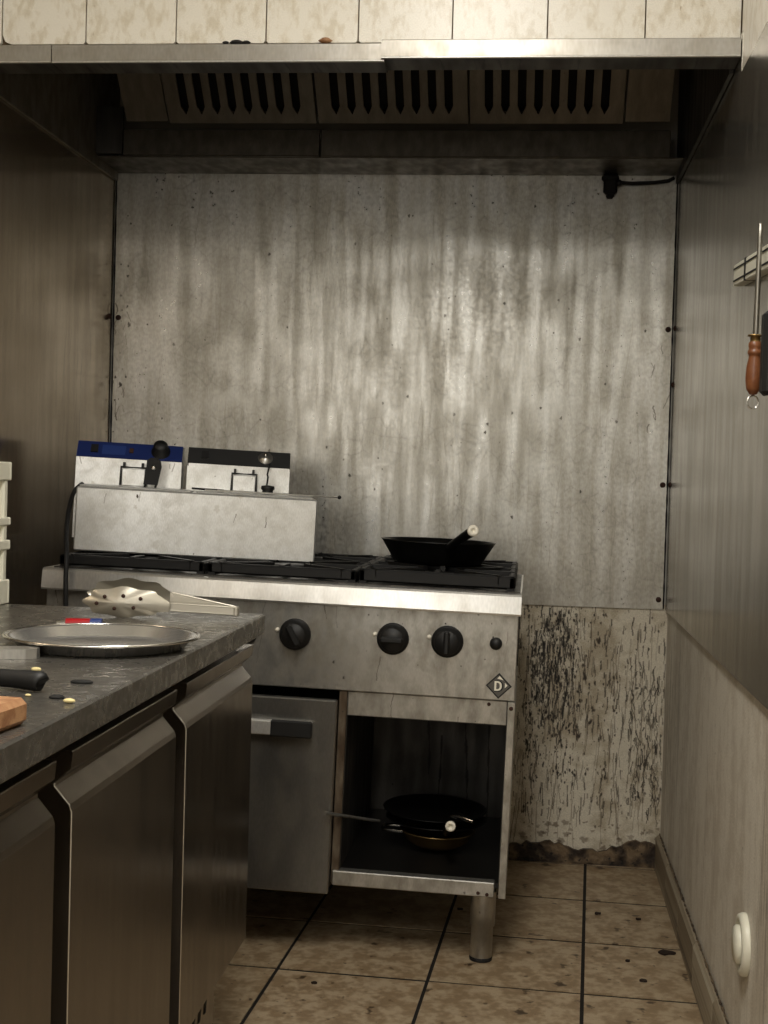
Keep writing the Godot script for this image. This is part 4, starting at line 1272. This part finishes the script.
# ------------------------------------------------------------------ things on walls and in the corner
func wall_things() -> void:
	# knife rail
	var r := thing("knife_rail", Vector3(RIGHT, 1.488, -2.665), "white magnetic knife rail on the right wall", "knife rail")
	r.rotation = Vector3(0.062, 0, 0)
	part(r, "rail", bx(Vector3(-0.020, -0.020, 0.0), Vector3(-0.0005, 0.020, 0.70), 0.002), M.white_plastic)
	for y in [-0.011, 0.011]:
		part(r, "magnet_strip", bx(Vector3(-0.0215, y - 0.0013, 0.004), Vector3(-0.0202, y + 0.0013, 0.696)), M.soot_and_shade)
	part(r, "clamp", bx(Vector3(-0.022, -0.0205, 0.14), Vector3(-0.0003, 0.0205, 0.149), 0.001), M.soot_and_shade)
	# sharpening steel
	var s := thing("sharpening_steel", Vector3(0.352, 1.24, -2.287), "sharpening steel with a turned wooden handle hanging on the knife rail", "sharpening steel")
	s.rotation = Vector3(0.0, 0, -0.01)
	var st := mb()
	lathe(st, [Vector2(0.0048, 0.096), Vector2(0.0046, 0.12), Vector2(0.0040, 0.25), Vector2(0.003, 0.276), Vector2(0, 0.278)], 14)
	part(s, "rod", st, M.grey_steel)
	st = mb()
	lathe(st, [Vector2(0.0, 0.0), Vector2(0.006, 0.001), Vector2(0.0115, 0.010), Vector2(0.0135, 0.026), Vector2(0.0125, 0.045), Vector2(0.0095, 0.060), Vector2(0.0095, 0.064), Vector2(0.0115, 0.066), Vector2(0.0115, 0.071), Vector2(0.009, 0.074), Vector2(0.0105, 0.077), Vector2(0.0105, 0.083), Vector2(0.0085, 0.086)], 20)
	part(s, "handle", st, M.wood)
	st = mb()
	lathe(st, [Vector2(0.0085, 0.086), Vector2(0.008, 0.094), Vector2(0.0125, 0.0945), Vector2(0.0125, 0.097), Vector2(0.0, 0.097)], 18)
	part(s, "ferrule", st, M.brass)
	st = mb()
	var ring := []
	for i in 21: ring.append(Vector3(sin(TAU * i / 20) * 0.0095, -0.0115 - cos(TAU * i / 20) * 0.0105, cos(TAU * i / 20) * 0.0))
	tube(st, ring, 0.0014, 6, false)
	var rg := part(s, "hanging_ring", st, M.chrome)
	rg.rotation.y = 0.2
	# knife next to it, mostly out of the frame
	var k := thing("hanging_knife", Vector3(0.360, 1.235, -2.215), "black-handled knife on the knife rail beside the sharpening steel", "knife")
	st = mb()
	box(st, Vector3(-0.008, 0.0, -0.017), Vector3(0.008, 0.132, 0.017), 0.006)
	part(k, "handle", st, M.black_plastic)
	st = mb()
	box(st, Vector3(-0.0012, 0.132, -0.003), Vector3(0.0012, 0.34, 0.036))
	part(k, "blade", st, M.chrome)
	# round wall cap low on the right wall
	var v := thing("wall_vent_cap", Vector3(RIGHT + 0.0075, 0.297, -2.43), "round white plastic vent cap low on the right wall", "vent cap")
	var b := Basis(Quaternion(Vector3.UP, Vector3.LEFT))
	st = mb()
	lathe(st, [Vector2(0.054, 0.0), Vector2(0.054, 0.006), Vector2(0.051, 0.012), Vector2(0.044, 0.014), Vector2(0.038, 0.011), Vector2(0.036, 0.004), Vector2(0.036, 0.0)], 40, Vector3.ZERO, b)
	part(v, "ring", st, M.white_plastic)
	st = mb()
	lathe(st, [Vector2(0.033, 0.0), Vector2(0.033, 0.016), Vector2(0.030, 0.020), Vector2(0, 0.022)], 36, Vector3.ZERO, b)
	part(v, "disc", st, M.white_plastic)
	# black nozzle on a thin pipe under the hood
	var n := thing("sooty_nozzle", Vector3(0.196, 1.936, BACK), "sooty black nozzle on a thin pipe under the hood", "nozzle")
	st = mb()
	box(st, Vector3(-0.020, -0.036, 0.004), Vector3(0.018, 0.019, 0.034), 0.008)
	box(st, Vector3(-0.026, 0.000, 0.012), Vector3(0.022, 0.018, 0.040), 0.006)
	box(st, Vector3(-0.012, -0.046, 0.008), Vector3(0.010, -0.030, 0.030), 0.005)
	part(n, "body", st, M.soot_and_shade)
	st = mb()
	tube(st, [Vector3(0.0, 0.0, 0.02), Vector3(0.06, -0.003, 0.016), Vector3(0.12, 0.0, 0.014), Vector3(0.160, 0.006, 0.012), Vector3(0.176, 0.014, 0.012)], 0.005, 8)
	part(n, "pipe", st, M.soot_and_shade)
	st = mb()
	lathe(st, [Vector2(0.007, 0), Vector2(0.009, 0.004), Vector2(0.007, 0.012), Vector2(0.004, 0.014), Vector2(0, 0.015)], 10, Vector3(0.022, -0.006, 0.034), Basis(Vector3.RIGHT, PI / 2))
	part(n, "tap", st, M.cast_iron)

func scraps() -> void:
	# bits on the ledge of the hood trim
	var st := mb()
	crumb(st, 0.011)
	single("clay_lump", st, M.board_wood, Vector3(-0.447, 1.98, -2.818), "small pale brown lump stuck on the hood's front ledge", "lump")
	for q in [[-0.655, 0.006, "smallest dark grease crumb on the hood's front ledge"], [-0.632, 0.010, "largest dark grease crumb on the hood's front ledge"], [-0.612, 0.007, "dark grease crumb beside the largest one on the hood's ledge"]]:
		st = mb()
		crumb(st, q[1])
		single("grease_lump", st, M.soot_and_shade, Vector3(q[0], 1.977, -2.818), q[2], "lump", "grease lumps on the hood ledge")
	# debris on the floor tiles
	var bits := [[0.345, -3.235, 0.035, "brown strip of rotten leaf against the right skirting"], [0.277, -3.042, 0.018, "curled brown scrap on the floor tiles by the skirting"], [0.252, -3.164, 0.011, "small brown scrap on a floor tile"], [0.299, -3.475, 0.011, "black speck of food near the end wall skirting"], [0.20, -3.50, 0.016, "reddish brown scrap on the second row of floor tiles"], [-0.147, -3.468, 0.014, "dark scrap on the floor under the gas range"], [-0.43, -2.90, 0.010, "black scrap near the counter plinth"]]
	for b in bits:
		st = mb()
		var r: float = b[2] * 0.6
		var pts := PackedVector2Array()
		for i in 10: pts.append(Vector2(cos(TAU * i / 10) * r * rng.randf_range(0.7, 1.1), sin(TAU * i / 10) * r * 0.7 * rng.randf_range(0.4, 1.2)))
		extrude(st, pts, Vector3.ZERO, Vector3.RIGHT, Vector3.BACK, Vector3(0, 0.004, 0))
		single("floor_scrap", st, M.scrap, Vector3(b[0], 0.001, b[1]), b[3], "scrap", "scraps on the floor")
